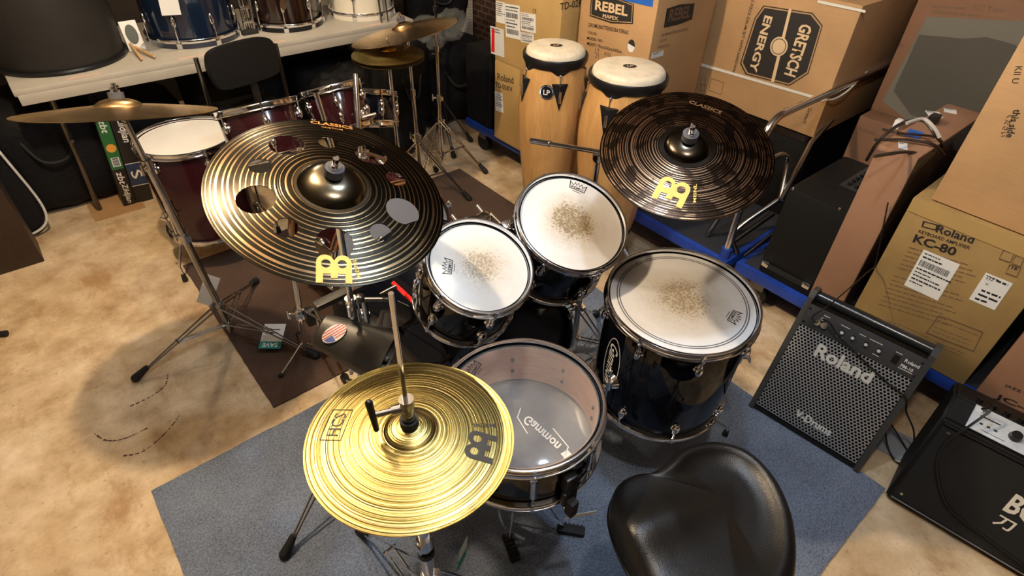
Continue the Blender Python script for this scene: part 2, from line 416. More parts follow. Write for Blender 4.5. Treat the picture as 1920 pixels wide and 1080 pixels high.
def mk_carpet(name, x0, x1, y0, y1, h, col, col2, lab, cat, fray=.0013):
    m = bpy.data.materials.new(name + '_pile'); t = NT(m); c = t.coord('Object')
    n1 = t.noise(c, 170, 3, .7); n2 = t.noise(c, 5, 4, .6)
    f = t.math('ADD', t.math('MULTIPLY', n1, .7), t.math('MULTIPLY', n2, .3))
    t.link(t.ramp(f, [(.36, col2), (.62, col)]), t.b.inputs['Base Color']); t.b.inputs['Roughness'].default_value = .95; t.b.inputs['Specular IOR Level'].default_value = .1
    t.b.inputs['Sheen Weight'].default_value = .15
    t.bump(n1, .8, .003)
    rnd = random.Random(3); poly = []
    def side(a, b, n):
        for k in range(n):
            p = V(a).lerp(V(b), k / n); q = V((rnd.uniform(-fray, fray), rnd.uniform(-fray, fray))) if k else V((0, 0)); poly.append((p.x + q.x, p.y + q.y))
    side((x0, y0), (x1, y0), 60); side((x1, y0), (x1, y1), 50); side((x1, y1), (x0, y1), 60); side((x0, y1), (x0, y0), 50)
    return tag(ob(name, MB().prism(poly, .0005, h).mesh(smooth=False), m), lab, cat)
mk_carpet('carpet', -.20, 1.665, -.02, 1.472, .007, (.23, .28, .375), (.085, .105, .15), 'blue-grey carpet piece under the black drum kit', 'carpet')
mk_carpet('floor_mat', .232, 1.84, 1.555, 2.63, .006, (.105, .062, .042), (.05, .03, .021), 'dark brown floor mat under the bass drums, beyond the blue-grey carpet', 'mat', .0010)

# ================================================================== CYMBALS
def cyl_profile(R, rb, hb, hbell, n=26):
    def z(r):
        if r >= rb:
            u = (r - rb) / (R - rb); return hb * (1 - u ** 1.25) + .0
        u = r / rb; return hb + hbell * (1 - u ** 2.2) ** .75
    return z
def cymbal(name, lab, cat, c, n, R, rb, hb, hbell, m, holes=(), group=None, xdir=None, flip=False):
    z = cyl_profile(R, rb, hb, hbell); M = frame(n, c, xdir)
    if flip: M = M @ Matrix.Rotation(math.pi, 4, 'X')
    rs = [.006] + [rb * k / 10 for k in range(1, 11)] + [rb + (R - rb) * k / 22 for k in range(1, 23)]
    seg = 180 if holes else 128
    top = [(r, z(r)) for r in rs]; bot = [(r, z(r) - .0016) for r in reversed(rs)]
    b = MB().lathe(top + bot, seg, close=True)
    me = b.mesh()
    if holes:
        base = bpy.data.objects.new('b', me); COL.objects.link(base); hb_ = MB()
        for (hr, ha, hs) in holes:
            x, y = hr * math.cos(R_(ha)), hr * math.sin(R_(ha)); hb_.cyl((x, y, -.1), (x, y, .2), hs, seg=40)
        cut = bpy.data.objects.new('c', hb_.mesh()); COL.objects.link(cut)
        md = base.modifiers.new('x', 'BOOLEAN'); md.operation = 'DIFFERENCE'; md.object = cut; md.solver = 'EXACT'
        dg = bpy.context.evaluated_depsgraph_get(); me = bpy.data.meshes.new_from_object(base.evaluated_get(dg))
        bpy.data.objects.remove(base); bpy.data.objects.remove(cut)
        me.set_sharp_from_angle(angle=R_(35))
    o = tag(ob(name, me, m), lab, cat, group); o.matrix_world = M
    return o, z
def on_cymbal(o, z, me, m, r, ang, rot=0., name='logo', off=.0006):
    """wrap a flat mesh on the cymbal at radius r, angle ang; local +y points outwards after rot"""
    T = Matrix.Rotation(R_(ang - 90), 4, 'Z') @ Matrix.Translation((0, r, 0)) @ Matrix.Rotation(R_(rot), 4, 'Z')
    bm = bmesh.new(); bm.from_mesh(me)
    for _ in range(2):
        es = [e for e in bm.edges if e.calc_length() > .012]
        if es: bmesh.ops.subdivide_edges(bm, edges=es, cuts=2, use_grid_fill=False)
        bmesh.ops.triangulate(bm, faces=bm.faces)
    for v in bm.verts:
        p = T @ v.co; v.co = (p.x, p.y, z(math.hypot(p.x, p.y)) + off + v.co.z)
    bm.to_mesh(me); bm.free()
    return ob(name, me, m, o)
def twin_logo(s):
    outer = [(-1, -1.0), (-1, .12)] + [(-.5 + .5 * math.cos(a), .3 + .5 * math.sin(a)) for a in [math.pi * (1 - k / 10) for k in range(0, 10)]] + \
            [(.5 + .5 * math.cos(a), .3 + .5 * math.sin(a)) for a in [math.pi * (1 - k / 10) for k in range(1, 11)]] + \
            [(1, .12), (1, -1.0), (.62, -1.0), (.62, -.42), (.19, -.42), (.19, -.70), (-.19, -.70), (-.19, -.42), (-.62, -.42), (-.62, -1.0)]
    outer = [(x * s, y * s) for x, y in outer]
    return shape([outer, circ(-.46 * s, .22 * s, .27 * s), circ(.46 * s, .22 * s, .27 * s)])

# trash crash with its ring of round holes
TM = cymbal_mat('dark_lathed_bronze', 'trash', .229, .072)
TR_N = V((.107, -.333, .937)).normalized(); TR_C = V((.381, .992, 1.102))
holes = [(.143, a, .0345) for a in (-78, -6, 66, 138, 210)] + [(.139, a, .0215) for a in (-43, 29, 105, 176, 247)]
trash, zt = cymbal('pierced_crash_cymbal', 'dark bronze crash cymbal with ten round holes and a gold logo', 'cymbal', TR_C, TR_N, .229, .066, .026, .028, TM, holes)
on_cymbal(trash, zt, twin_logo(.031), GOLDINK, .192, 65.5, 180, off=.0010)
on_cymbal(trash, zt, text('MEINL', .007, .02, width=.040), GOLDINK, .195, 77.0, -90, 'lettering', .0010)
on_cymbal(trash, zt, text('CLASSICS', .013, .03, width=.090), COPPERINK, .214, -116, 0, 'lettering', .0010)
on_cymbal(trash, zt, text('CUSTOM', .005, .02, width=.045), COPPERINK, .198, -116, 0, 'lettering', .0010)

DM = cymbal_mat('dark_hammered_bronze', 'dark', .203, .066)
RC_N = V((-.297, -.211, .931)).normalized(); RC_C = V((1.152, .70, 1.085))
rcr, zr = cymbal('crash_cymbal', 'dark hammered crash cymbal with a gold logo above the floor tom', 'cymbal', RC_C, RC_N, .205, .055, .020, .022, DM)
on_cymbal(rcr, zr, twin_logo(.036), GOLDINK, .134, 26, 172, off=.0010)
on_cymbal(rcr, zr, text('MEINL', .007, .02, width=.048), GOLDINK, .136, 47, -98, 'lettering', .0010)
on_cymbal(rcr, zr, text('CLASSICS', .014, .03, width=.085), mat('dull_copper_ink', (.20, .11, .05), .4, .5), .152, -158, -8, 'lettering', .0010)

BM = cymbal_mat('lathed_brass', 'brass', .178, .0)
BZ = cymbal_mat('patinated_bronze', 'bronze', .178, .03)
HH_C = V((.273, .564, .857)); HH_N = V((.03, -.02, 1)).normalized()
hat, zh = cymbal('hi_hat_cymbal', 'brass top hi-hat cymbal with black lettering, on the nearest stand', 'cymbal', HH_C, HH_N, .178, .046, .022, .013, BM, group=None)
on_cymbal(hat, zh, twin_logo(.028), INK, .122, 131, 180)
on_cymbal(hat, zh, text('MEINL', .008, .02, width=.042), INK, .128, 151, -90, 'lettering')
hx = shape([[(-.033, -.019), (.033, -.019), (.033, .019), (-.033, .019)], [(-.032, -.018), (.032, -.018), (.032, .018), (-.032, .018)]])
on_cymbal(hat, zh, hx, INK, .130, -46, 0, 'lettering_frame')
on_cymbal(hat, zh, text('HCS', .022, .0, width=.048), INK, .130, -46, 0, 'lettering')
cymbal('hi_hat_cymbal', 'brass bottom hi-hat cymbal lying under the lettered brass one', 'cymbal', HH_C + V((.002, -.001, -.005)), V((-.01, .02, 1)), .178, .052, .018, .020, BM, flip=True)

LC_C = V((.160, 1.765, 1.065))
LC_N = V((.172, .262, 1)).normalized()
BZ2 = cymbal_mat('weathered_bronze', 'bronze', .2, .03)

# ================================================================== STANDS
def clamp(b, p, s=1., ang=0.):
    p = V(p); b.cyl(p - V((0, 0, .016 * s)), p + V((0, 0, .016 * s)), .015 * s, seg=16)
    d = V((math.cos(ang), math.sin(ang), 0)); e = p + d * .034 * s
    b.cyl(p, e, .0055 * s, seg=8); b.cyl(e - V((0, 0, .016 * s)), e + V((0, 0, .016 * s)), .0055 * s, .0035 * s, seg=8)
    b.box(p.x - d.x * .013 * s, p.y - d.y * .013 * s, p.z, .014 * s, .014 * s, .02 * s)
def foot_mesh(p, d):
    b = MB(); p = V(p); d = V(d).normalized(); b.cyl(p - d * .012 + V((0, 0, .004)), p + d * .045 + V((0, 0, .006)), .0165, .010, seg=14)
    b.sph(p - d * .012 + V((0, 0, .004)), .0165); return b
def tripod(t, org, base, axis_at, feet, zu, zl, m, w=.008):
    """legs of a double-braced stand: bars from the upper collar down to rubber feet, braces from the lower collar"""
    for f in feet:
        F = V((f[0], f[1], .020)); U = axis_at(zu); L = axis_at(zl); d = (F - U); mid = U + d * .52
        s = V((-(F - base).y, (F - base).x, 0)).normalized() * w
        b = MB()
        for k in (-1, 1):
            b.tube([U + s * k * 1.6, U + d * .12 + s * k * 1.6, U + d * .9 + s * k * .5, F], .0035, 6)
            b.tube([L + s * k, mid + s * k], .003, 6)
        b.cyl(mid - s * 1.8, mid + s * 1.8, .004, seg=8)
        lg = ob('leg', b, m, t, Matrix.Translation(-org))
        ob('rubber_foot', foot_mesh(F, (U - F)), RUBBER, lg)
    for zz, rr in ((zu, .017), (zl, .0155)):
        c = MB(); p = axis_at(zz); c.cyl(p - V((0, 0, .014)), p + V((0, 0, .014)), rr, seg=18)
        for f in feet:
            dd = (V((f[0], f[1], 0)) - V((p.x, p.y, 0))).normalized(); c.box(p.x + dd.x * .019, p.y + dd.y * .019, p.z, .016, .016, .018, None)
        ob('leg_collar', c, m, t, Matrix.Translation(-org))
def stand(name, lab, cat, base, top, feet, zu=.3, zl=.1, joints=(.45, .75), boom=None, m=STEEL, cup=None, group=None, rad=(.0125, .0105, .008), felt=True):
    base = V((base[0], base[1], 0)); top = V(top); t = thing(name, lab, cat, base, group); I = Matrix.Translation(-base)
    ax = lambda z: base + (top - base) * (z / top.z)
    tripod(t, base, base, ax, feet, zu, zl, m)
    zs = [.03] + [top.z * j for j in joints] + [top.z]
    for i in range(len(zs) - 1):
        ob('pole', MB().cyl(ax(zs[i] - (.0 if i == 0 else .03)), ax(zs[i + 1]), rad[min(i, 2)], seg=18), m, t, I)
    for i, j in enumerate(joints):
        b = MB(); clamp(b, ax(top.z * j), 1.1 - .12 * i, 2.2 + i * 1.9); ob('wing_clamp', b, m, t, I)
    end = top
    if boom:
        a, e = V(boom[0]), V(boom[1])
        ob('boom_arm', MB().cyl(a, e, .0075, seg=14), CHROME, t, I)
        d = (e - a).normalized(); ob('arm_grip', MB().cyl(a - d * .01, a + d * .09, .0100, seg=14), CHROME, t, I)
        b = MB(); b.sph(top, .019); b.cyl(top - V((.018, .010, 0)), top + V((.018, .010, 0)), .013); clamp(b, top + V((0, 0, .0)), 1.0, -2.4); ob('boom_tilter', b, m, t, I)
        end = e
    if cup:
        c, n, zc = V(cup[0]), V(cup[1]).normalized(), cup[2]; C = c + n * zc
        b = MB(); b.cyl(end, C - n * .03, .006, seg=10); b.sph(C - n * .035, .012); b.cyl(C - n * .03, C + n * .04, .0035, seg=10); ob('cymbal_tilter', b, m, t, I)
        if felt:
            ob('felt_washer', MB().cyl(C + n * .002, C + n * .020, .0185, seg=28), FELT, t, I)
            b = MB(); b.cyl(C + n * .020, C + n * .026, .012, seg=18); b.cyl(C + n * .024, C + n * .042, .006, seg=10)
            x = n.orthogonal().normalized(); b.cyl(C + n * .03 - x * .014, C + n * .034 + x * .014, .0035, seg=8); ob('wing_nut', b, CHROME, t, I)
    return t
stand('cymbal_stand', 'chrome tripod stand holding the pierced dark crash cymbal', 'stand', (.44, 1.20), (.400, 1.03, 1.03), [(.495, 1.51), (.052, 1.01), (.74, .98)], .34, .11, (.42, .72), m=CHROME, cup=(TR_C, TR_N, .053))
stand('cymbal_stand', 'chrome boom stand behind the floor tom carrying the dark hammered crash', 'stand', (1.29, 1.08), (1.262, 1.060, .895), [(1.35, .84), (1.52, 1.17), (1.15, 1.33)], .26, .09, (.5, .8), boom=((1.215, 1.305, .865), (1.165, .73, 1.035)), m=CHROME, cup=(RC_C, RC_N, .041))
stand('cymbal_stand', 'chrome tripod stand with a white tag holding the tilted far-left crash', 'stand', (.255, 2.035), (.165, 1.785, 1.03), [(-.105, 1.995), (.455, 1.70), (.447, 2.285)], .20, .07, (.56, .86), m=STEEL, cup=(LC_C, LC_N, .03))
lcr, zl_ = cymbal('crash_cymbal', 'thin bronze crash cymbal seen nearly edge-on above the burgundy floor tom', 'cymbal', LC_C, LC_N, .232, .055, .018, .018, BZ2)

# hi-hat stand
def hihat_stand():
    base = V((HH_C.x, HH_C.y, 0)); t = thing('hi_hat_stand', 'chrome hi-hat stand with tall pull rod and black clutch lever', 'stand', base); I = Matrix.Translation(-base)
    ax = lambda z: base + V((0, 0, z))
    tripod(t, base, base, ax, [(.25, .93), (.58, .36), (-.02, .36)], .33, .11, CHROME, .011)
    ob('pole', MB().cyl(ax(.05), ax(.50), .0145, seg=20), CHROME, t, I)
    ob('pole', MB().cyl(ax(.47), ax(.80), .0115, seg=20), CHROME, t, I)
    b = MB(); clamp(b, ax(.49), 1.2, .5); ob('wing_clamp', b, CHROME, t, I)
    ob('rubber_collar', MB().cyl(ax(.435), ax(.452), .019, seg=20), RUBBER, t, I)
    ob('cymbal_seat', MB().cyl(ax(.80), ax(.815), .03, .02, seg=20), BLACKP, t, I)
    ob('pull_rod', MB().cyl(ax(.40), ax(1.185), .0042, seg=14), CHROME, t, I)
    c = HH_C + HH_N * .037; J = Matrix.Translation(-base)
    b = MB(); b.cyl(c, c + V((0, 0, .014)), .016, seg=24); b.cyl(c + V((0, 0, .014)), c + V((0, 0, .02)), .012, seg=20)
    ob('clutch_nut', b, RUBBER, t, J)
    b = MB(); b.cyl(c + V((0, 0, .02)), c + V((0, 0, .062)), .0105, .009, seg=20); b.cyl(c + V((0, 0, .050)), c + V((0, 0, .066)), .0125, seg=20)
    e = c + V((-.048, .018, .046)); b.cyl(c + V((0, 0, .046)), e, .0055, seg=12); b.cyl(c + V((0, 0, .046)), c + (e - c - V((0, 0, .046))) * .5 + V((0, 0, .046)), .0085, seg=12)
    ob('clutch', b, CHROME, t, J)
    d = V((.001, -.003, -.032)); b = MB(); b.cyl(e - d * .9 + V((-.005, .002, 0)), e + d * 1.1 + V((-.005, .002, 0)), .0065, .005, seg=12); b.sph(e - d * .9 + V((-.005, .002, 0)), .0065)
    ob('clutch_lever', b, BLACKP, t, J)
    b = MB(); b.box(.273, .50, .014, .09, .26, .012, bev=.004); b.box(.273, .60, .05, .03, .03, .06); ob('footboard', b, CHROME, t, I)
    b = MB()
    for sgn in (-1, 1): b.tube([(HH_C.x + .03 * sgn, HH_C.y - .02, .05), (HH_C.x + .03 * sgn, HH_C.y, .16), (HH_C.x + .014 * sgn, HH_C.y, .20)], .005, 8)
    ob('pedal_frame', b, CHROME, t, I)
    tg = ob('price_tag', MB().box(0, 0, 0, .045, .001, .075), TEAL, t, I @ Matrix.Translation((.355, .545, .36)) @ Matrix.Rotation(.5, 4, 'Z') @ Matrix.Rotation(.15, 4, 'Y'), 'teal and white swing tag')
    ob('tag_face', MB().box(0, -.0008, .016, .044, .001, .04), WHITEP, tg)
hihat_stand()

# ================================================================== DRUMS
def hoop_profile(r, z, up=1):
    pr = [(r + .0015, -.015), (r + .0015, .007), (r + .003, .0100), (r + .006, .0108), (r + .0092, .0098), (r + .0098, .0076), (r + .006, .0062), (r + .0048, .004), (r + .0048, -.0085), (r + .0125, -.0100), (r + .0135, -.0125), (r + .012, -.015)]
    return [(a, z + up * b) for a, b in pr]
def lug_mesh(r, zh, up=1, style='pear', L=.045, rodlen=.05):
    """one tension rod and its lug casing, at angle 0 (towards +x)"""
    b = MB(); x = r + .0085; z1 = zh - up * rodlen
    b.cyl((x, 0, zh + up * .004), (x, 0, z1), .0031, seg=8)
    b.box(x, 0, zh + up * .003, .007, .007, .014); b.cyl((x, 0, zh - up * .011), (x, 0, zh - up * .016), .0065, seg=12)
    if style == 'pear':
        b.sph((r + .007, 0, z1 - up * .012), .012, (.85, .95, 1.55)); b.sph((r + .004, 0, z1 + up * .004), .010, (.8, .9, 1.2)); b.cyl((r - .001, 0, z1 - up * .012), (r + .006, 0, z1 - up * .012), .014, .010, seg=18)
    elif style == 'tube':
        b.cyl((x, 0, z1 + up * .006), (x, 0, z1 - up * L), .0078, seg=16); b.cyl((x, 0, z1 + up * .008), (x, 0, z1 + up * .001), .0092, seg=16)
        b.box(r + .004, 0, z1 - up * L * .5, .010, .012, .012)
    return b
def drum(name, lab, cat, c, n, r, depth, shell, hm, nl, style='pear', a0=0., xdir=None, group=None, metal=CHROME, full=False, rodlen=.045, seg=96, both=True, botm=None, open_top=None, skip=()):
    n = V(n).normalized(); base = V(c) - n * (.0108 + depth); M = frame(n, base, xdir); t = thing(name, lab, cat, M, group)
    th = .006
    sp = [(r - .001, .002), (r - .001, depth - .004), (r - .003, depth - .001), (r - th, depth - .004), (r - th, .004), (r - .003, .001)]
    ob('shell', MB().lathe(sp, seg, close=True), shell, t)
    ob('batter_head', MB().lathe([(0, depth), (r - .012, depth), (r - .004, depth - .0025), (r + .0010, depth - .012)], seg), hm, t)
    ob('resonant_head', MB().lathe([(0, 0), (r - .012, 0), (r - .004, .0025), (r + .0010, .012)], seg), botm or CREAM, t)
    ob('hoop', MB().lathe(hoop_profile(r, depth), seg, close=True), metal, t)
    if both: ob('hoop', MB().lathe(hoop_profile(r, 0, -1), seg, close=True), metal, t)
    if style == 'tube':
        src = None
        for k in range(nl):
            Rm = Matrix.Rotation(R_(a0 + 360 * k / nl), 4, 'Z')
            if src is None:
                b = lug_mesh(r, depth, 1, 'tube', L=depth * .42, rodlen=.030); x = r + .0085
                b.cyl((x, 0, .03), (x, 0, -.004), .0031, seg=8); b.box(x, 0, -.003, .007, .007, .014)
                src = ob('lug', b, metal, t, Rm)
            else: copy_part(src, Rm)
    else:
        for up, zz in ((1, depth), (-1, 0)):
            src = None
            for k in range(nl):
                if (up, k) in skip: continue
                Rm = Matrix.Rotation(R_(a0 + 360 * k / nl), 4, 'Z')
                if src is None: src = ob('lug', lug_mesh(r, zz, up, style, rodlen=rodlen), metal, t, Rm)
                else: copy_part(src, Rm)
    return t
def crown(parent, M, s=.03):
    """black crown mark with its word and small lines"""
    o = [(-1, .62), (-.86, -.40), (.86, -.40), (1, .62), (.52, .22), (.36, .66), (.17, .26), (0, .74), (-.17, .26), (-.36, .66), (-.52, .22)]
    i = [(-.87, .40), (-.78, -.31), (.78, -.31), (.87, .40), (.49, .12), (.35, .48), (.17, .15), (0, .56), (-.17, .15), (-.35, .48), (-.49, .12)]
    k = s / 2
    a = ob('crown_logo', shape([[(x * k, y * k) for x, y in o], [(x * k, y * k) for x, y in i]], .0002), INK, parent, M)
    me = text('REMO', s * .17, .02, width=s * .70); ob('lettering', me, INK, a, Matrix.Translation((0, -.11 * k, .0002)))
    b = MB(); b.box(0, -.60 * k, .0001, .9 * k, .06 * k, .0003); ob('small_print', b, INK, a)
    return a
def head_frame(t, depth, wp, topdir):
    """frame on a drum's head: origin at the world point wp dropped on the head, y towards the world point topdir"""
    Mi = t.matrix_world.inverted(); p = Mi @ V(wp); q = Mi @ V(topdir); p.z = q.z = 0; y = (q - p).normalized(); x = V((y.y, -y.x, 0))
    M = Matrix((x, y, V((0, 0, 1)))).transposed().to_4x4(); M.translation = V((p.x, p.y, depth + .0004)); return M
def plane_pt(t, depth, u, v):
    M = t.matrix_world; o = M @ V((0, 0, depth)); n = M.to_3x3() @ V((0, 0, 1)); d = ray(u, v); return CAMP + d * ((o - CAMP).dot(n) / d.dot(n))
def crown_px(t, depth, c, up, s):
    a, b = plane_pt(t, depth, *c), plane_pt(t, depth, *up); return crown(t, head_frame(t, depth, a, b), s)

FTD = .385
ft = drum('floor_tom', 'black floor tom with stained white head ringed by a double line', 'drum', (1.175, .615, .675), (-.05, -.05, 1), .205, FTD, BLACKLAC, head_mat('floor_tom_head', (.66, .67, .69), .8, .3, ((.1735, .1765), (.1800, .1832)), .205, .9), 8, 'pear', 8)
crown_px(ft, FTD, (1376, 594), (1396, 603), .055)
def legs3(t, r, depth, angs, ztop, length, m=CHROME, bend=.06, foot=.02):
    src = None; out = []
    for a in angs:
        Rm = Matrix.Rotation(R_(a), 4, 'Z'); x = r + .020
        if src is None:
            b = MB(); b.tube([(x, 0, ztop + .06), (x, 0, ztop - .02), (x, 0, ztop - length * .45), (x + bend * .3, 0, ztop - length * .55), (x + bend, 0, ztop - length * .75), (x + bend, 0, ztop - length * .97)], .0052, 10)
            src = ob('leg', b, m, t, Rm); ob('rubber_foot', MB().cyl((x + bend, 0, ztop - length + .0), (x + bend, 0, ztop - length + .035), .0125, .009, seg=14), RUBBER, src)
            bk = MB(); bk.cyl((r + .0, 0, ztop), (r + .016, 0, ztop), .026, .017, seg=22); bk.cyl((x, 0, ztop - .018), (x, 0, ztop + .018), .013, seg=14); bk.cyl((x, 0, ztop), (x + .03, 0, ztop), .005, seg=8); bk.box(x + .032, 0, ztop, .006, .034, .012, bev=.002)
            sb = ob('leg_bracket', bk, m, t, Rm)
        else:
            l2 = copy_part(src, Rm); f2 = src.children[0].copy(); COL.objects.link(f2); f2.parent = l2; copy_part(sb, Rm)
def world_ang(t, p):
    q = t.matrix_world.inverted() @ V(p); return math.degrees(math.atan2(q.y, q.x))
legs3(ft, .205, FTD, [world_ang(ft, (1.445, .43, 0)), world_ang(ft, P(1168, 735, .33)), world_ang(ft, (1.2, .95, 0))], .15, .435, bend=.075)
def badge(t, r, ang, zc, h=.15, word='Gammon', m=WHITEINK):
    """upright oval outline with a script word, bent round the shell"""
    a = circ(0, 0, h * .16, 40, h * .5); a2 = circ(0, 0, h * .150, 40, h * .488)
    me1 = shape([a, a2], .0002); me2 = text(word, h * .17, .01, width=h * .74, shear=.25)
    for nm, me, rot in (('oval_mark', me1, 0), ('lettering', me2, -90)):
        c, s = math.cos(R_(rot)), math.sin(R_(rot))
        for v in me.vertices:
            x, y = v.co.x * c - v.co.y * s, v.co.x * s + v.co.y * c; th = R_(ang) + x / r; rr = r + .0007 + v.co.z
            v.co = V((rr * math.cos(th), rr * math.sin(th), zc + y))
        ob(nm, me, m, t)
badge(ft, .205, world_ang(ft, P(1150, 690, .45)), .20, .22)

SNT = .135
def clear_head():
    m = bpy.data.materials.new('hazy_clear_film'); t = NT(m); t.b.inputs['Base Color'].default_value = (.55, .56, .58, 1); t.b.inputs['Roughness'].default_value = .06
    t.b.inputs['Alpha'].default_value = .16; t.b.inputs['Specular IOR Level'].default_value = .9; return m
def grey_film():
    m = bpy.data.materials.new('grey_snare_side_film'); t = NT(m); c = t.coord('Object')
    t.link(t.ramp(t.noise(c, 9, 4, .6), [(.35, (.11, .115, .125)), (.65, (.17, .175, .185))]), t.b.inputs['Base Color']); t.b.inputs['Roughness'].default_value = .12; t.b.inputs['Specular IOR Level'].default_value = .8; return m
sn = drum('snare_drum', 'shallow black snare drum with a clear head showing its wooden inside', 'drum', (.576, .608, .697), (-.02, .0, 1), .178, SNT, BLACKLAC, clear_head(), 8, 'tube', 12, botm=grey_film())
ob('inner_ply', MB().lathe([(.1712, .010), (.1712, SNT - .006), (.1695, SNT - .004), (.1695, .010)], 96, close=True), SHELLWOOD, sn, label='pale birch inner ply')
b = MB()
for k in range(8):
    for dz in (.045, .085):
        a = R_(12 + 45 * k); b.sph((.168 * math.cos(a), .168 * math.sin(a), dz), .007, (.6, .6, 1))
ob('lug_screws', b, DKSTEEL, sn)
cr_ = crown_px(sn, SNT, (889, 692), (878, 688), .050)
# mirrored white word, arcs and bar set on the lower head
Ms = head_frame(sn, .0022, plane_pt(sn, 0, 1015, 812), plane_pt(sn, 0, 980, 839)); Ms = Ms @ Matrix.Diagonal((-1, 1, 1, 1))
for nm, me in (('lettering', text('Gammon', .026, .02, width=.115, shear=.2)),
               ('arc_mark', shape([[(-.085, -.012), (-.07, .012), (-.02, .026), (-.02, .0285), (-.072, .0145), (-.088, -.012)]])),
               ('arc_mark', shape([[(.085, .012), (.07, -.018), (.01, -.028), (.01, -.0305), (.072, -.0205), (.088, .012)]])),
               ('white_bar', shape([[(.075, -.012), (.098, -.010), (.095, .010), (.072, .008)]]))):
    ob(nm, me, WHITEINK, sn, Ms)
b = MB(); b.box(.178 + .012, 0, .07, .022, .03, .05, bev=.004); b.box(.178 + .016, 0, .02, .014, .036, .05, bev=.004)
ob('snare_strainer', b, BLACKP, sn, Matrix.Rotation(R_(world_ang(sn, P(1075, 925, .6))), 4, 'Z'))
b = MB()
for k in range(20): x = -.022 + .0023 * k; b.cyl((x, -.15, -.0035), (x, .15, -.0035), .0007, seg=5, caps=False)
b.box(0, .152, -.004, .05, .008, .002); b.box(0, -.152, -.004, .05, .008, .002); ob('snare_wires', b, STEEL, sn)

T1D, T2D = .185, .205
t1 = drum('rack_tom', 'small black rack tom with a worn white head, next to the pierced cymbal', 'drum', (.693, .909, .836), (.001, -.424, .905), .130, T1D, BLACKLAC, head_mat('small_tom_head', (.70, .69, .67), .7, 1.1, None, .13, .95), 6, 'pear', 12)
crown_px(t1, T1D, (841, 500), (826, 497), .048)
t2 = drum('rack_tom', 'larger black rack tom with a heavily worn white head, below the natural wood congas', 'drum', (1.027, .921, .827), (-.085, -.441, .894), .155, T2D, BLACKLAC, head_mat('large_tom_head', (.70, .68, .66), .95, 2.2, None, .155, 1.05), 6, 'pear', 22)
crown_px(t2, T2D, (1083, 352), (1086, 342), .055)

# ---- bass drum of the black kit
def wood_hoop(r, z0, z1, m, w=.011): return MB().lathe([(r, z0), (r + w, z0), (r + w + .001, (z0 + z1) / 2), (r + w, z1), (r, z1)], 96, close=True), m
def bass_drum(name, lab, c, r, depth, shell, hoopm, headf, headb, nl=8, yaw=0., inlay=None):
    c = V(c); M = Matrix.Translation(c) @ Matrix.Rotation(R_(yaw), 4, 'Z') @ Matrix.Rotation(R_(90), 4, 'X')   # local z looks at -Y
    t = thing(name, lab, 'drum', M)
    ob('shell', MB().lathe([(r, 0), (r, depth), (r - .007, depth), (r - .007, 0)], 96, close=True), shell, t)
    ob('front_head', MB().lathe([(0, depth + .004), (r - .004, depth + .004), (r + .004, depth - .006)], 96), headf, t)
    ob('back_head', MB().lathe([(0, -.004), (r - .004, -.004), (r + .004, .006)], 96), headb, t)
    for (a, b_) in ((depth - .010, depth + .028), (-.028, .010)):
        me, mm = wood_hoop(r + .004, a, b_, hoopm); h = ob('hoop', me, mm, t)
        if inlay: ob('hoop_inlay', MB().lathe([(r + .0158, a + .012), (r + .0166, a + .012), (r + .0166, b_ - .012), (r + .0158, b_ - .012)], 96, close=True), inlay, h)
    for sg, z0 in ((1, depth), (-1, 0)):
        src = None
        for k in range(nl):
            Rm = Matrix.Rotation(R_(22.5 + 360 * k / nl), 4, 'Z')
            if src is None:
                b = MB(); b.sph((r + .010, 0, z0 - sg * .085), .016, (.9, 1, 2.0)); b.cyl((r + .014, 0, z0 + sg * .03), (r + .014, 0, z0 - sg * .09), .0035, seg=8); b.box(r + .014, 0, z0 + sg * .024, .022, .026, .012, bev=.003); b.box(r + .014, 0, z0 + sg * .034, .007, .022, .007)
                src = ob('claw_and_lug', b, CHROME, t, Rm)
            else: copy_part(src, Rm)
    return t
WHEAD = mat('white_coated_head', (.66, .64, .63), .4, var=.06)
BHEAD = mat('black_gloss_head', (.01, .01, .011), .12, 0, .6)
CLEARB = clear_head()
bd = bass_drum('bass_drum', 'black bass drum lying on its side below the two rack toms', (.82, 1.47, .302), .279, .50, BLACKLAC, BLACKLAC, BHEAD, BHEAD)
IB = bd.matrix_world.inverted()
for sgn in (-1, 1):
    a = V((.82 + sgn * .262, 1.30, .20)); e = V((.82 + sgn * .40, 1.42, .012))
    b = MB(); b.cyl(a, e, .007, seg=12); b.cyl(a, a + (a - e).normalized() * .05, .007); b.sph(a, .017, (1, 1.2, 1.5)); s = ob('spur', b, CHROME, bd, IB); ob('rubber_foot', MB().sph(e, .011), RUBBER, s, Matrix.Identity(4))
# tom holder on the bass drum
b = MB(); b.box(.84, 1.13, .588, .07, .09, .022, bev=.006); b.cyl((.84, 1.13, .58), (.84, 1.13, .80), .0135, seg=18); b.box(.84, 1.13, .775, .10, .035, .05, bev=.008)
for sgn, tt, dep, rr in ((-1, t1, T1D, .13), (1, t2, T2D, .155)):
    q = tt.matrix_world @ V((0, 0, dep * .5)); side = (V((.84, 1.13, .78)) - q); nn = tt.matrix_world.to_3x3() @ V((0, 0, 1)); side = (side - nn * side.dot(nn)).normalized()
    e = q + side * (rr + .03); b.tube([(.84 + sgn * .03, 1.13, .775), (.84 + sgn * .05, 1.12, .80), e + nn * .02, e - nn * .05], .0055, 10)
    b.sph((.84 + sgn * .045, 1.13, .78), .016); b.cyl((.84 + sgn * .045, 1.13, .78), (.84 + sgn * .045, 1.18, .80), .006)
    bb = MB(); bb.box(0, 0, 0, .035, .03, .06, Matrix.Translation(q + side * (rr + .014)) @ frame(nn, (0, 0, 0)), bev=.006); ob('mount_bracket', bb, CHROME, tt, tt.matrix_world.inverted())
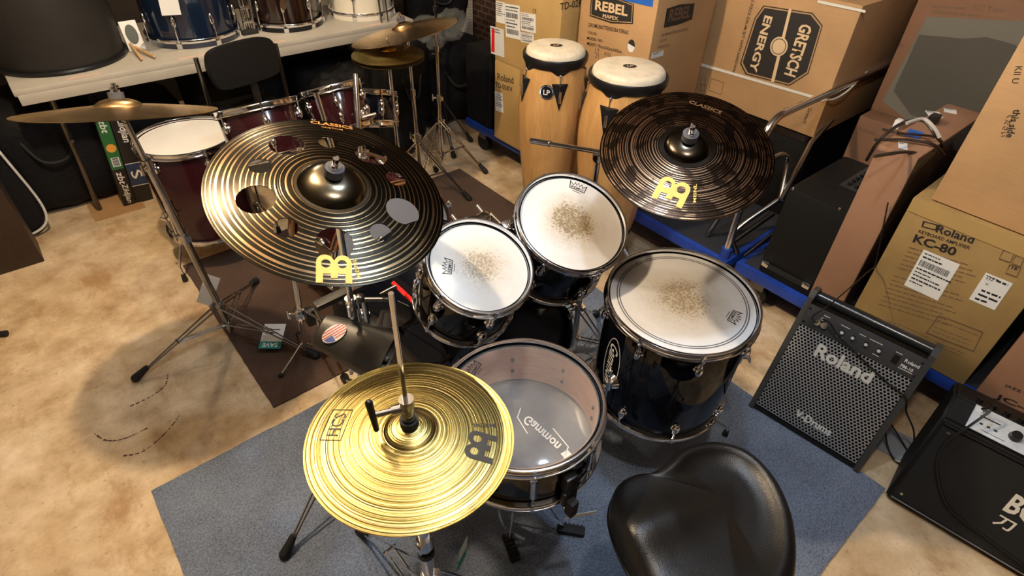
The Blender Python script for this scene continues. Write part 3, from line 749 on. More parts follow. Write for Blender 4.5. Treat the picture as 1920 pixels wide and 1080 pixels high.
ob('tom_holder', b, CHROME, bd, IB)

# ---- snare stand
def snare_stand():
    base = V((.60, .70, 0)); t = thing('snare_stand', 'chrome snare stand with wire legs and black ribbed feet under the snare drum', 'stand', base); I = Matrix.Translation(-base)
    ax = lambda z: base + V((0, 0, z))
    src = None
    for f in (P(1062, 998), P(955, 1025), (.47, .90)):
        F = V((f[0], f[1], .018)); U = ax(.30); s = V((-(F - base).y, (F - base).x, 0)).normalized() * .012
        b = MB()
        for k in (-1, 1): b.tube(spline([U + s * k, U.lerp(F, .3) + s * k * 1.6, U.lerp(F, .62) + s * k * 1.6, F + (U - F) * .06], 4), .0032, 6); b.tube([ax(.12) + s * k, U.lerp(F, .5) + s * k], .003, 6)
        l = ob('leg', b, CHROME, t, I); d = (F - U); d.z = 0; d.normalize()
        fb = MB(); T = Matrix.Translation(F + d * .012) @ Matrix.Rotation(math.atan2(d.y, d.x), 4, 'Z'); fb.box(0, 0, 0, .085, .030, .020, T, bev=.006)
        for k in range(6): fb.box(-.03 + k * .012, 0, .010, .005, .031, .006, T @ Matrix.Rotation(.0, 4, 'Z'))
        ob('rubber_foot', fb, RUBBER, l)
    ob('pole', MB().cyl(ax(.06), ax(.50), .0125, seg=18), CHROME, t, I)
    b = MB(); clamp(b, ax(.34), 1.1, 1.0); b.sph(ax(.51), .02); ob('wing_clamp', b, CHROME, t, I)
    zb = .697 - .0108 - SNT - .016
    for a in (20, 140, 262):
        d = V((math.cos(R_(a)), math.sin(R_(a)), 0)); e = V((.576, .608, 0)) + d * .196
        b = MB(); b.tube([ax(.51), V((e.x, e.y, zb - .012)), V((e.x + d.x * .006, e.y + d.y * .006, zb + .03))], .0055, 8)
        g = ob('basket_arm', b, CHROME, t, I); ob('rubber_grip', MB().box(e.x + d.x * .012, e.y + d.y * .012, zb + .012, .022, .022, .05, bev=.004), RUBBER, g)
    ob('price_tag', MB().box(0, 0, 0, .07, .001, .05), WHITEP, t, I @ Matrix.Translation((.62, .425, .40)) @ Matrix.Rotation(-.5, 4, 'Z') @ Matrix.Rotation(.35, 4, 'X'), 'white paper tag')
snare_stand()

# ---- throne
def throne():
    H = .52; c0 = V((.852, .215, H)); ax = V((-.964, .266, 0)).normalized(); L = .257; sd = V((-ax.y, ax.x, 0))
    base = V((c0.x, c0.y, 0)); t = thing('drum_throne', 'black leather saddle-shaped drum stool with chrome legs', 'stool', base)
    M3 = Matrix((ax, sd, V((0, 0, 1))))
    pts = []
    for u, v in ((1148, 935), (1158, 903), (1183, 888), (1215, 884), (1244, 866), (1280, 836), (1340, 824), (1400, 840), (1450, 885), (1485, 950), (1499, 1020), (1494, 1090), (1460, 1150), (1400, 1182), (1330, 1180), (1270, 1160), (1232, 1125), (1206, 1080), (1172, 1020), (1152, 970)):
        q = M3 @ (P(u, v, H) - base); pts.append((q.x, q.y))
    o = spline([V((x, y, 0)) for x, y in pts], 6, True); cen = V((0.0, 0, 0)); n = len(o)
    b = MB(); rings = []
    def h(p):   # seat surface: raised rim and nose ridge, dished thighs
        x, y = p.x / L, p.y / .18
        return .022 * math.exp(-(p.y / .050) ** 2) * min(1, max(0, (p.x - .05) / .09))
    def dish(p, s): wgt = min(1, max(0, (.16 - p.x) / .10)); return wgt * (.010 * math.exp(-((s - .83) / .085) ** 2) - .012 * min(1, max(0, (.76 - s) / .22)))
    prof = [(1.0, -.075), (1.0, -.070), (1.012, -.060), (1.0, -.058), (1.004, -.035), (.992, -.014), (.965, .000), (.94, .006), (.90, .0095), (.86, .0115), (.82, .012), (.78, .0125), (.74, .0125), (.69, .012), (.64, .012), (.58, .0115), (.52, .011), (.45, .010), (.3, .009), (.15, .008)]
    for s, z in prof: rings.append([b.b.verts.new((cen.x + (p.x - cen.x) * s, p.y * s, H + z - .005 + (h(p * s) + dish(p, s) if s < .97 else 0))) for p in o])
    for i in range(len(rings) - 1):
        for k in range(n): b.b.faces.new((rings[i][k], rings[i][(k + 1) % n], rings[i + 1][(k + 1) % n], rings[i + 1][k]))
    b.b.faces.new(rings[-1]); b.b.faces.new(rings[0][::-1])
    M = Matrix((ax, sd, V((0, 0, 1)))).transposed().to_4x4()
    lm = bpy.data.materials.new('black_leather'); q = NT(lm); q.b.inputs['Base Color'].default_value = (.007, .0065, .006, 1); q.b.inputs['Roughness'].default_value = .34; q.b.inputs['Specular IOR Level'].default_value = .4
    cc = q.coord('Object'); vo = q.add('ShaderNodeTexVoronoi'); vo.inputs['Scale'].default_value = 420; q.link(cc, vo.inputs['Vector']); q.bump(q.math('ADD', vo.outputs['Distance'], q.math('MULTIPLY', q.noise(cc, 12, 4, .6), 1.2)), .22, .0012)
    ob('seat', b.mesh(angle=60), lm, t, M)
    ob('seat_bottom', MB().cyl((0, 0, H - .095), (0, 0, H - .078), .10, seg=40), BLACKP, t, M)
    ob('pole', MB().cyl((0, 0, .12), (0, 0, H - .09), .0135, seg=20), CHROME, t)
    ax2 = lambda z: base + V((0, 0, z))
    tripod(t, base, base, ax2, [(base.x - .26, base.y + .10), (base.x + .22, base.y + .16), (base.x + .05, base.y - .27)], .30, .12, CHROME, .012)
throne()

# ---- cowbell, its clamp and the pedal beside it
def cowbell():
    a = P(600, 618, .66); b_ = P(728, 672, .615); d = (b_ - a).normalized(); L = (b_ - a).length
    up = (V((-.30, -.42, .85)) - d * V((-.30, -.42, .85)).dot(d)).normalized(); sd = d.cross(up)
    M = Matrix((sd, up, d)).transposed().to_4x4(); M.translation = a
    t = thing('cowbell', 'matte black cowbell with a flag sticker, between the pierced cymbal and the brass hi-hat', 'cowbell', M)
    def ring(w, h, z, r=.35, n=28):
        out = []
        for k in range(n):
            an = 2 * math.pi * k / n; c, s = math.cos(an), math.sin(an); e = .8
            out.append(V((math.copysign(abs(c) ** e, c) * w, math.copysign(abs(s) ** e, s) * h, z)))
        return out
    b = MB(); secs = [ring(.042, .022, 0.0), ring(.046, .026, .004), ring(.072, .046, L - .004), ring(.074, .048, L), ring(.070, .044, L), ring(.042, .022, .008)]
    rv = [[b.b.verts.new(p) for p in s] for s in secs]
    for A, B in zip(rv, rv[1:]):
        for k in range(28): b.b.faces.new((A[k], A[(k + 1) % 28], B[(k + 1) % 28], B[k]))
    b.b.faces.new(rv[0][::-1]); b.b.faces.new(rv[-1])
    ob('bell_body', b, BLACKM, t)
    ob('bell_flange', MB().box(0, -.024, L * .5, .014, .02, L * .98, bev=.002), BLACKM, t)
    T = Matrix.Translation((.010, .0262, L * .20)) @ Matrix.Rotation(R_(-95.3), 4, 'X') @ Matrix.Rotation(R_(35), 4, 'Z')
    T = Matrix.Translation((.0, .0335, .048)) @ Matrix.Rotation(-math.atan2(.021, L - .008), 4, 'X') @ Matrix.Rotation(R_(-90), 4, 'X') @ Matrix.Rotation(R_(215), 4, 'Z')
    st = ob('flag_sticker', shape([circ(0, 0, .033, 30, .021)], .0002), WHITEP, t, T, 'oval sticker with red stripes and a blue field')
    sb = MB()
    for k in range(5):
        y = -.014 + k * .0065; x = .033 * math.sqrt(max(0, 1 - (y / .021) ** 2)); x0 = -x if y < 0 else -.004; sb.box((x0 + x) / 2, y, .0004, x - x0, .0028, .0003)
    ob('stripes', sb, mat('faded_red_ink', (.60, .10, .08), .5), st)
    ob('blue_field', shape([[(-.030, .002), (-.006, .002), (-.006, .0185), (-.016, .0175), (-.026, .011)]], .0003), mat('blue_ink', (.06, .10, .42), .5), st, Matrix.Translation((0, 0, .0003)))
    T2 = Matrix.Translation((-.015, -.0362, L - .045)) @ Matrix.Rotation(R_(90), 4, 'X')
    Tl = Matrix.Translation((.0722, -.004, L - .028)) @ Matrix.Rotation(R_(90), 4, 'Y') @ Matrix.Rotation(R_(90), 4, 'Z')
    lo = ob('maker_sticker', shape([circ(0, 0, .018, 26, .013)], .0002), mat('rust_ink', (.30, .09, .05), .5), t, Tl); ob('lettering', text('LP', .012, .03), WHITEINK, lo, Matrix.Translation((0, 0, .0004)))
    return a, b_
cba, cbb = cowbell()
def perc_mount():
    pb = P(575, 668, 0); pt_ = P(551, 512, .45); p0 = pb.lerp(pt_, .55); base = V((pb.x, pb.y, 0)); t = thing('percussion_bracket', 'chrome and black bracket holding the cowbell above the brown mat', 'bracket', base); I = Matrix.Translation(-base)
    ob('pole', MB().cyl(pb + V((0, 0, .02)), pt_, .0105, seg=18), CHROME, t, I)
    b = MB(); f = MB()
    for a in (80, 200, 320): e = V((pb.x + .13 * math.cos(R_(a)), pb.y + .13 * math.sin(R_(a)), .012)); b.tube([(pb.x, pb.y, .08), e], .0045, 8); f.sph(e, .010)
    ob('tripod_legs', b, CHROME, t, I); ob('rubber_feet', f, RUBBER, t, I)
    q = p0.copy(); b = MB(); b.box(q.x, q.y, q.z, .035, .035, .05, bev=.006); clamp(b, q, 1.2, 2.6); b.cyl(q, q + V((.05, -.02, .0)), .012); ob('clamp_block', b, CHROME, t, I)
    ob('clamp_jaw', MB().box(q.x + .028, q.y - .012, q.z - .022, .035, .04, .07, bev=.008), BLACKP, t, I)
    ob('support_rod', MB().tube([q + V((.02, 0, .0)), q + V((.05, -.03, .02)), cba + V((.0, .0, .0))], .005, 8), CHROME, t, I)
    a, e = P(590, 575, .66), P(690, 528, .66); d = (e - a).normalized()
    M = Matrix.Translation((a + e) / 2) @ Matrix.Rotation(math.atan2(d.y, d.x), 4, 'Z')
    ob('crossbar', MB().box(0, 0, 0, (e - a).length, .032, .016, M, bev=.003), BLACKM, t, I)
    ob('crossbar_bracket', MB().tube([a + V((-.004, -.01, 0)), a + V((0.005, -.03, -.035)), q + V((.015, 0, .01))], .004, 8), CHROME, t, I)
perc_mount()
def kick_pedal():
    c = P(700, 585, .52); base = V((c.x, c.y, 0)); t = thing('kick_pedal', 'chrome kick pedal with black cam and twin posts behind the cowbell', 'pedal', base); I = Matrix.Translation(-base)
    T = Matrix.Translation(c) @ Matrix.Rotation(R_(-38), 4, 'Z')
    b = MB()
    for s in (-1, 1): b.cyl(T @ V((s * .012 - .035, .0, -.045)), T @ V((s * .012 - .035, .0, .045)), .009, seg=16)
    ob('spring_posts', b, CHROME, t, I)
    b = MB(); b.cyl(T @ V((-.075, 0, .05)), T @ V((.05, 0, .05)), .008, seg=12); b.sph(T @ V((-.085, 0, .05)), .017); b.sph(T @ V((-.035, 0, .055)), .018, (1, 1, .8)); b.cyl(T @ V((.03, 0, .07)), T @ V((.075, .02, .085)), .007, seg=10)
    ob('rocker_shaft', b, DKSTEEL, t, I)
    pl = [(-.045, -.03), (-.01, -.042), (.03, -.038), (.06, -.01), (.055, .025), (.02, .042), (.0, .02), (-.03, .012)]
    ob('cam_plate', MB().prism(pl, -.003, .003, T @ Matrix.Translation((.055, -.01, 0.0)) @ Matrix.Rotation(R_(62), 4, 'X')), CHROME, t, I)
    b = MB(); b.box(0, 0, 0, .10, .06, .018, T @ Matrix.Translation((.0, .0, -.062)), bev=.004); b.box(0, 0, 0, .05, .05, .11, T @ Matrix.Translation((-.095, .02, -.01)), bev=.008); ob('pedal_hub', b, BLACKP, t, I)
    ob('base_plate', MB().box(0, 0, .006 - c.z, .14, .30, .010, T, bev=.004), BLACKM, t, I)
    b = MB()
    for s in (-1, 1): b.tube([T @ V((s * .05, 0, -.06)), T @ V((s * .055, .02, -c.z + .012))], .008, 10)
    ob('upright', b, CHROME, t, I)
    a, e = P(733, 522, .60), P(764, 560, .58); b = MB()
    for k in (0, 1):
        dd = V((.012 * k, -.022 * k, -.02 * k)); b.box(0, 0, 0, .075, .012, .003, Matrix.Translation((a + e) / 2 + dd) @ Matrix.Rotation(math.atan2((e - a).y, (e - a).x), 4, 'Z') @ Matrix.Rotation(.5, 4, 'X'))
    ob('red_straps', b, REDP, t, I, 'pair of red strips')
kick_pedal()

# ================================================================== BURGUNDY KIT BEHIND
WH2 = mat('white_smooth_head', (.72, .71, .68), .35, var=.05)
k2 = drum('floor_tom', 'burgundy floor tom with white head and chrome legs, left of the pierced cymbal', 'drum', (.435, 2.655, .60), (0, .02, 1), .195, .42, BURG, WH2, 6, 'pear', 35)
legs3(k2, .195, .42, [world_ang(k2, (.134, 2.46, 0)), world_ang(k2, (.75, 2.62, 0)), world_ang(k2, (.44, 2.95, 0))], .15, .315, bend=.05)
drum('rack_tom', 'burgundy rack tom nearest the white-headed burgundy floor tom', 'drum', (.655, 2.30, .80), (.02, .36, .93), .152, .19, BURG, WH2, 6, 'pear', 20)
drum('rack_tom', 'smaller burgundy rack tom nearest the thin stacked cymbals', 'drum', (.985, 2.34, .79), (-.02, .36, .93), .127, .17, BURG, WH2, 6, 'pear', 10)
b2 = bass_drum('bass_drum', 'burgundy bass drum with a white front head, seen through the holes of the pierced cymbal', (.88, 2.07, .305), .279, .30, BURG, HOOPWOOD, WHEAD, BHEAD, yaw=4, inlay=STEEL)
ob('lettering', text('REMO', .03, .02, width=.11), INK, b2, Matrix.Translation(b2.matrix_world.inverted() @ PY(704, 430, 1.7655)))
I2 = b2.matrix_world.inverted(); b = MB()
b.cyl((.83, 2.03, .59), (.83, 2.12, .86), .011, seg=14); b.cyl((.93, 2.03, .59), (1.02, 2.16, .88), .011, seg=14); b.box(.88, 2.02, .60, .14, .06, .03, bev=.006)
for x in (.83, 1.02): b.sph((x, 2.14, .72), .022); b.tube([(x, 2.14, .72), (x - .03, 2.10, .74), (x - .05, 2.10, .70)], .006, 8); b.cyl((x - .02, 2.11, .72), (x + .035, 2.09, .73), .008)
ob('tom_holder', b, CHROME, b2, I2)
tag(ob('bass_drum_pedal_beater', MB().cyl((.9, 1.86, .33), (.9, 1.90, .33), .02), REDP), 'red beater lying against the white bass drum head', 'beater') if False else None
# black drum with bright studs to the right of the small tom
drum('snare_drum', 'black snare drum with bright studs behind the smaller burgundy tom', 'drum', (1.20, 2.52, .66), (.25, .35, .9), .165, .14, BLACKLAC, WH2, 8, 'pear', 5)
stand('snare_stand', 'chrome stand under the studded black snare drum', 'stand', (1.16, 2.50), (1.16, 2.475, .50), [(1.30, 2.35), (1.02, 2.40), (1.16, 2.70)], .25, .10, (.5,), m=STEEL)

# ================================================================== REAR CYMBALS AND STANDS
rd, _z = cymbal('ride_cymbal', 'wide bronze ride cymbal tilted above the smaller hi-hat pair at the back', 'cymbal', (1.43, 2.45, .907), (-.118, .205, .972), .250, .055, .022, .022, BZ)
stand('cymbal_stand', 'chrome stand under the tilted ride cymbal at the back', 'stand', (1.50, 2.52), (1.45, 2.46, .87), [(1.66, 2.30), (1.38, 2.76), (1.70, 2.68)], .34, .10, (.42, .7), m=CHROME, cup=((1.43, 2.45, .907), (-.118, .205, .972), .044))
cymbal('hi_hat_cymbal', 'top cymbal of the small brass pair under the ride at the back', 'cymbal', (1.285, 2.36, .858), (.0, .02, 1), .160, .04, .020, .016, BM)
cymbal('hi_hat_cymbal', 'bottom cymbal of the small brass pair under the ride at the back', 'cymbal', (1.285, 2.36, .844), (.0, .0, 1), .160, .04, .020, .016, BM, flip=True)
stand('hi_hat_stand', 'chrome hi-hat stand carrying the small brass pair at the back', 'stand', (1.285, 2.36), (1.285, 2.36, .80), [(1.47, 2.20), (1.13, 2.20), (1.40, 2.60)], .33, .10, (.45, .7), m=CHROME, cup=((1.285, 2.36, .858), (0, 0, 1), .034), felt=False)
stand('cymbal_stand', 'bare chrome stand with spread legs beside the blue platform cart', 'stand', (1.78, 2.73), (1.78, 2.72, .86), [(1.93, 2.50), (1.55, 2.62), (1.72, 2.98)], .30, .08, (.5, .82), m=CHROME)
stand('cymbal_stand', 'thin dark stand with bent top behind the ride cymbal', 'stand', (1.98, 3.02), (1.98, 3.02, 1.02), [(1.90, 2.78), (2.12, 2.90), (1.95, 3.25)], .3, .1, (.55, .8), m=DKSTEEL, rad=(.009, .007, .005))

# ================================================================== TABLE AND WHAT IS ON IT
tt = thing('folding_table', 'long grey-white folding table against the back, loaded with drums', 'table', V((.93, 3.55, 0)))
IT = Matrix.Translation((-.93, -3.55, 0))
b = MB(); b.box(.93, 3.56, .722, 1.98, .78, .030, bev=.008); ob('tabletop', b, TABLEM, tt, IT)
b = MB(); b.box(.93, 3.175, .690, 1.96, .012, .045, bev=.004); b.box(.93, 3.945, .690, 1.96, .012, .045, bev=.004); ob('apron', b, TABLEM, tt, IT)
for x in (.06, 1.80):
    b = MB(); b.tube([(x, 3.20, .70), (x - .02, 3.40, .012)] if x < 1 else [(x, 3.22, .70), (x, 3.25, .012)], .013, 10); lg = ob('leg', b, DKSTEEL, tt, IT)
    b = MB(); b.tube([(x, 3.86, .70), (x, 3.90, .012)], .013, 10); ob('leg', b, DKSTEEL, tt, IT)
    ob('leg_brace', MB().tube([(x, 3.24, .45), (x, 3.86, .45)], .009, 8), DKSTEEL, tt, IT)
for u, v in ((145, 128), (362, 106), (510, 79), (708, 50)):
    p = P(u, v, .7375); ob('edge_sticker', MB().box(p.x, 3.195, .7377, .13, .026, .0006), mat('pale_pink_label', (.62, .45, .38), .6), tt, IT)
TZ = .7375
def hooped(name, lab, c, r, h, shell, hoopm, nl=8, a0=0., metal=CHROME):
    t = thing(name, lab, 'drum', V((c[0], c[1], TZ)))
    ob('shell', MB().lathe([(r, .03), (r, h - .03), (r - .008, h - .03), (r - .008, .03)], 96, close=True), shell, t)
    for z0 in (.0, h - .042):
        me, _ = wood_hoop(r + .004, z0, z0 + .042, hoopm, .012); hh = ob('hoop', me, hoopm, t)
        ob('hoop_inlay', MB().lathe([(r + .0165, z0 + .024), (r + .0178, z0 + .026), (r + .0178, z0 + .040), (r + .0165, z0 + .042)], 96, close=True), metal, hh)
    ob('top_head', MB().lathe([(0, h - .012), (r + .003, h - .012)], 64), WHEAD, t)
    ob('bottom_head', MB().lathe([(0, .012), (r + .003, .012)], 64), BHEAD, t)
    src = None
    for k in range(nl):
        Rm = Matrix.Rotation(R_(a0 + 360 * k / nl), 4, 'Z')
        if src is None:
            b = MB(); x = r + .017; b.cyl((x, 0, .0), (x, 0, .12), .0035, seg=8); b.sph((r + .010, 0, .125), .013, (.8, .9, 2.2)); b.box(r + .020, 0, .018, .012, .026, .034, bev=.004); b.sph((x, 0, -.0 + .01), .008)
            src = ob('lug', b, metal, t, Rm)
        else: copy_part(src, Rm)
    return t
case = thing('drum_case', 'big matte black drum case standing on the left end of the folding table', 'case', V((.185, 3.515, TZ)))
ob('case_body', MB().lathe([(0, .012), (.258, .012), (.262, .03), (.270, .52), (0, .54)], 96), mat('charcoal_fibre', (.015, .014, .012), .6, var=.3, vscale=5, bump=.1, bscale=20, bdist=.004), case)
ob('case_rim', MB().lathe([(.258, .0), (.272, .004), (.275, .012), (.272, .020), (.262, .022)], 96, close=True), BLACKP, case)
bl = hooped('bass_drum', 'navy blue bass drum with a white price card, standing on the folding table', (.79, 3.535), .215, .44, BLUELAC, BLUELAC, 8, world_ang(tt, (.93, 3.0, 0)) * 0 + 12)
pc = PY(322, 10, 3.315); ob('price_card', MB().box(0, 0, 0, .085, .0015, .12), WHITEP, bl, bl.matrix_world.inverted() @ Matrix.Translation((pc.x - .01, 3.306, pc.z + .02)) @ Matrix.Rotation(R_(5), 4, 'Y'), 'white price card')
dk = hooped('bass_drum', 'dark red-black bass drum with an oval badge, between the blue and the white drum', (1.285, 3.49), .178, .40, mat('black_cherry_lacquer', (.016, .006, .005), .12, 0, .6, coat=.8, var=.4, vscale=30), BLACKLAC, 8, 20)
q = PY(531, 8, 3.308); ob('oval_badge', shape([circ(0, 0, .018, 28, .028)], .001), STEEL, dk, dk.matrix_world.inverted() @ Matrix.Translation((q.x, 3.309, q.z)) @ Matrix.Rotation(R_(90), 4, 'X'))
hooped('bass_drum', 'cream white bass drum with chrome lugs near the right end of the folding table', (1.735, 3.455), .178, .40, CREAM, CREAM, 8, 5)
# small things on the table
pf = P(262, 98, TZ); o_ = thing('practice_pad_card', 'small white stand-up card with a dark oval, beside the blue drum', 'card', V((pf.x, pf.y + .03, TZ)))
ob('card', MB().box(0, 0, .068, .075, .012, .135, Matrix.Rotation(R_(-12), 4, 'X'), bev=.003), WHITEP, o_)
ob('dark_oval', shape([circ(0, 0, .026, 28, .044)], .0008), mat('grey_green_gel', (.10, .11, .10), .3), o_, Matrix.Rotation(R_(-12), 4, 'X') @ Matrix.Translation((0, -.0072, .075)) @ Matrix.Rotation(R_(90), 4, 'X'))
for i, ((u0, v0), (u1, v1), lab) in enumerate((((244, 82), (265, 110), 'wooden drumstick leaning over the table edge, left of its twin'), ((256, 90), (289, 106), 'wooden drumstick crossing the other in front of the white card'))):
    a, e = P(u0, v0, TZ + .035 - .015 * i), P(u1, v1, TZ + .012); d = (e - a).normalized(); bs = thing('drumstick', lab, 'drumstick', a)
    ob('stick', MB().cyl(a - a, (e - a), .0075, .0065, 12).sph(e - a, .0065), STICK, bs) ; ob('tip', MB().sph((a - a) - d * .006, .007, (1, 1, 1.3)), STICK, bs)
def crumple(name, lab, c, sc, m, cat, n=3, seed=1, amp=.35):
    bm = bmesh.new(); bmesh.ops.create_icosphere(bm, subdivisions=n, radius=1.0); rnd = random.Random(seed); from mathutils import noise as N
    for v in bm.verts:
        f = 1 + amp * (N.noise(v.co * 1.9 + V((seed * 3.1, 0, 0))) + .5 * N.noise(v.co * 4.3 + V((0, seed, 0))) + .25 * N.noise(v.co * 9.)); v.co = v.co * f
        v.co.z = max(v.co.z, -.75)
    me = bpy.data.meshes.new(name); bm.to_mesh(me); bm.free(); me.polygons.foreach_set('use_smooth', [True] * len(me.polygons))
    o = tag(ob(name, me, m), lab, cat); o.matrix_world = Matrix.Translation(c) @ Matrix.Diagonal((*sc, 1)); return o
PLW = bpy.data.materials.new('clear_wrap'); _t = NT(PLW); _t.b.inputs['Base Color'].default_value = (.6, .6, .58, 1); _t.b.inputs['Roughness'].default_value = .08; _t.b.inputs['Alpha'].default_value = .22
_t.bump(_t.noise(_t.coord('Object'), 9, 5, .7), .8, .05)
pw = P(292, 92, TZ); crumple('plastic_bag', 'crumpled clear plastic wrap at the foot of the blue drum', (pw.x - .01, pw.y, TZ + .018), (.055, .03, .022), PLW, 'plastic bag', 3, 4)
# folded hardware between the blue and the dark drum
hw = thing('folded_stand', 'folded chrome stand wedged between the blue and the dark red drum', 'stand', V((1.035, 3.42, TZ)))
b = MB()
for dx, dy, lean in ((-.015, 0, .01), (.012, .01, -.01), (.03, -.005, .03)): b.cyl((dx, dy, .015), (dx + lean, dy + .01, .40), .008, seg=10)
for z in (.06, .13, .2, .27): b.box(.006, 0, z, .05, .02, .018, bev=.003)
ob('tubes', b, STEEL, hw); ob('feet', MB().box(0, -.012, .010, .085, .04, .02, bev=.004), RUBBER, hw)
# thin twin legs hanging in front of the white drum
hk = thing('wire_stand', 'thin twin-legged chrome rack in front of the cream drum', 'stand', V((1.62, 3.20, TZ)))
b = MB(); p1_, p2_ = PY(716, 50, 3.20), PY(728, 46, 3.20)
for p in (p1_, p2_): b.tube([V((p.x, 3.20, .0 + TZ + .0)) - V((1.62, 3.20, TZ)), V((p.x + .0, 3.22, TZ + .32)) - V((1.62, 3.20, TZ))], .0055, 8)
b.tube([V((p1_.x, 3.22, TZ + .32)) - V((1.62, 3.20, TZ)), V((p2_.x, 3.22, TZ + .32)) - V((1.62, 3.20, TZ))], .0055, 8)
ob('frame', b, STEEL, hk)

# ================================================================== BLACK BAGS, CASES, CHAIR
def bag(name, lab, c, sc, cat='bag', m=FABRIC, rot=(0, 0, 0), seed=1, pip=None, amp=.05, handle=True):
    from mathutils import noise as N
    t = thing(name, lab, cat, Matrix.Translation(c) @ Matrix.Rotation(rot[2], 4, 'Z') @ Matrix.Rotation(rot[1], 4, 'Y') @ Matrix.Rotation(rot[0], 4, 'X'))
    bm = bmesh.new(); bmesh.ops.create_cube(bm, size=2.0); bmesh.ops.subdivide_edges(bm, edges=bm.edges, cuts=12, use_grid_fill=True)
    for v in bm.verts:
        p = v.co; e = 5.; L = (abs(p.x) ** e + abs(p.y) ** e + abs(p.z) ** e) ** (1 / e); q = p / L
        f = 1 + amp * (N.noise(q * 2.2 + V((seed * 2.3, 0, 0))) + .6 * N.noise(q * 6. + V((0, seed, 0))))
        v.co = V((q.x * sc[0] * f, q.y * sc[1] * f, q.z * sc[2] * f))
    me = bpy.data.meshes.new(name); bm.to_mesh(me); bm.free(); me.polygons.foreach_set('use_smooth', [True] * len(me.polygons))
    ob('bag_body', me, m, t)
    if handle: ob('carry_strap', MB().tube(spline([(-sc[0] * .4, -sc[1] * .98, sc[2] * .45), (-sc[0] * .2, -sc[1] * 1.15, sc[2] * .1), (sc[0] * .2, -sc[1] * 1.15, sc[2] * .1), (sc[0] * .4, -sc[1] * .98, sc[2] * .45)], 6), .008, 8), RUBBER, t)
    if pip: ob('piping', MB().tube([(sc[0] * .985 * math.copysign(abs(math.cos(a)) ** .4, math.cos(a)), -sc[1] * .9, sc[2] * .985 * math.copysign(abs(math.sin(a)) ** .4, math.sin(a))) for a in [k * math.pi / 32 for k in range(64)]], .006, 8, True), pip, t)
    return t
bag('drum_bag', 'round black drum bag on the floor under the left end of the table', (-.03, 3.70, .29), (.26, .26, .28), seed=2)
bag('drum_bag', 'added dark bag hiding lit floor under the table behind the far-left crash cymbal', (.42, 3.75, .22), (.22, .24, .21), seed=3)  # this and the next two: added as dark mass over the lit floor
bag('drum_bag', 'added dark bag hiding lit floor under the middle of the table behind the chair', (.95, 3.75, .28), (.26, .26, .27), seed=4)
bag('drum_bag', 'added dark bag hiding lit floor under the right end of the table', (1.50, 3.70, .26), (.25, .28, .25), seed=5)
bag('gig_bag', 'wrinkled black gig bag standing behind the bare chrome stand', (1.72, 3.10, .33), (.20, .12, .33), seed=6, rot=(.0, .1, .3), amp=.12)
bag('gig_bag', 'wrinkled black gig bag slumped behind the small brass cymbal pair', (1.42, 3.16, .27), (.17, .12, .27), seed=7, rot=(0, -.1, -.1), amp=.12)
bag('cymbal_bag', 'round black cymbal bag upright on top of the pile at the back', (2.34, 3.55, .72), (.21, .10, .22), seed=8, rot=(.15, .1, -.2))
bag('drum_bag', 'large black drum bag at the bottom of the pile beside the shipping boxes', (2.22, 3.38, .28), (.28, .24, .27), seed=9)
bag('gig_bag', 'black padded gig bag with white piping leaning at the left edge', (-.42, 3.36, .38), (.22, .07, .38), seed=10, rot=(.02, -.16, .0), pip=WHITEPL)
crumple('plastic_wrap', 'shiny clear plastic wrap bunched between the black bags', (1.98, 3.22, .62), (.17, .11, .10), PLW, 'plastic wrap', 4, 7, .45)
crumple('plastic_wrap', 'smaller shiny plastic wrap hanging over the large black bag', (2.16, 3.16, .66), (.11, .09, .09), PLW, 'plastic wrap', 4, 9, .45)
sp = thing('loudspeaker', 'black upright loudspeaker standing on the blue cart beside the shipping boxes', 'loudspeaker', V((2.22, 2.74, .20)))
ob('cabinet', MB().box(0, 0, .225, .30, .24, .45, bev=.012), TOLEX, sp); ob('edge_trim', MB().box(-.152, -.10, .225, .006, .012, .43), BLACKP, sp); ob('front_cloth', MB().box(-.152, .01, .225, .004, .19, .40), FABRIC, sp)
bb = thing('brown_carton', 'dark brown flat-sided carton on the floor at the left edge', 'box', V((-.62, 3.22, 0)))
ob('carton_body', MB().box(0, -.065, .30, .72, .19, .60, bev=.003), BROWNBOARD, bb); ob('tape_strip', MB().box(0, -.1605, .30, .05, .001, .60), mat('brown_tape', (.05, .03, .018), .3), bb)
tag(ob('cardboard_sheet', MB().box(.115, 3.44, .002, .24, .30, .004, Matrix.Identity(4)), CARD), 'flat cardboard sheet on the floor under the cymbal boxes', 'cardboard')
tag(ob('stand_foot', MB().cyl((-.455, 2.575, .013), (-.50, 2.60, .013), .013, .010, 12).cyl((-.49, 2.595, .013), (-.9, 2.80, .05), .006), RUBBER), 'black rubber stand foot reaching in at the left edge', 'stand foot')

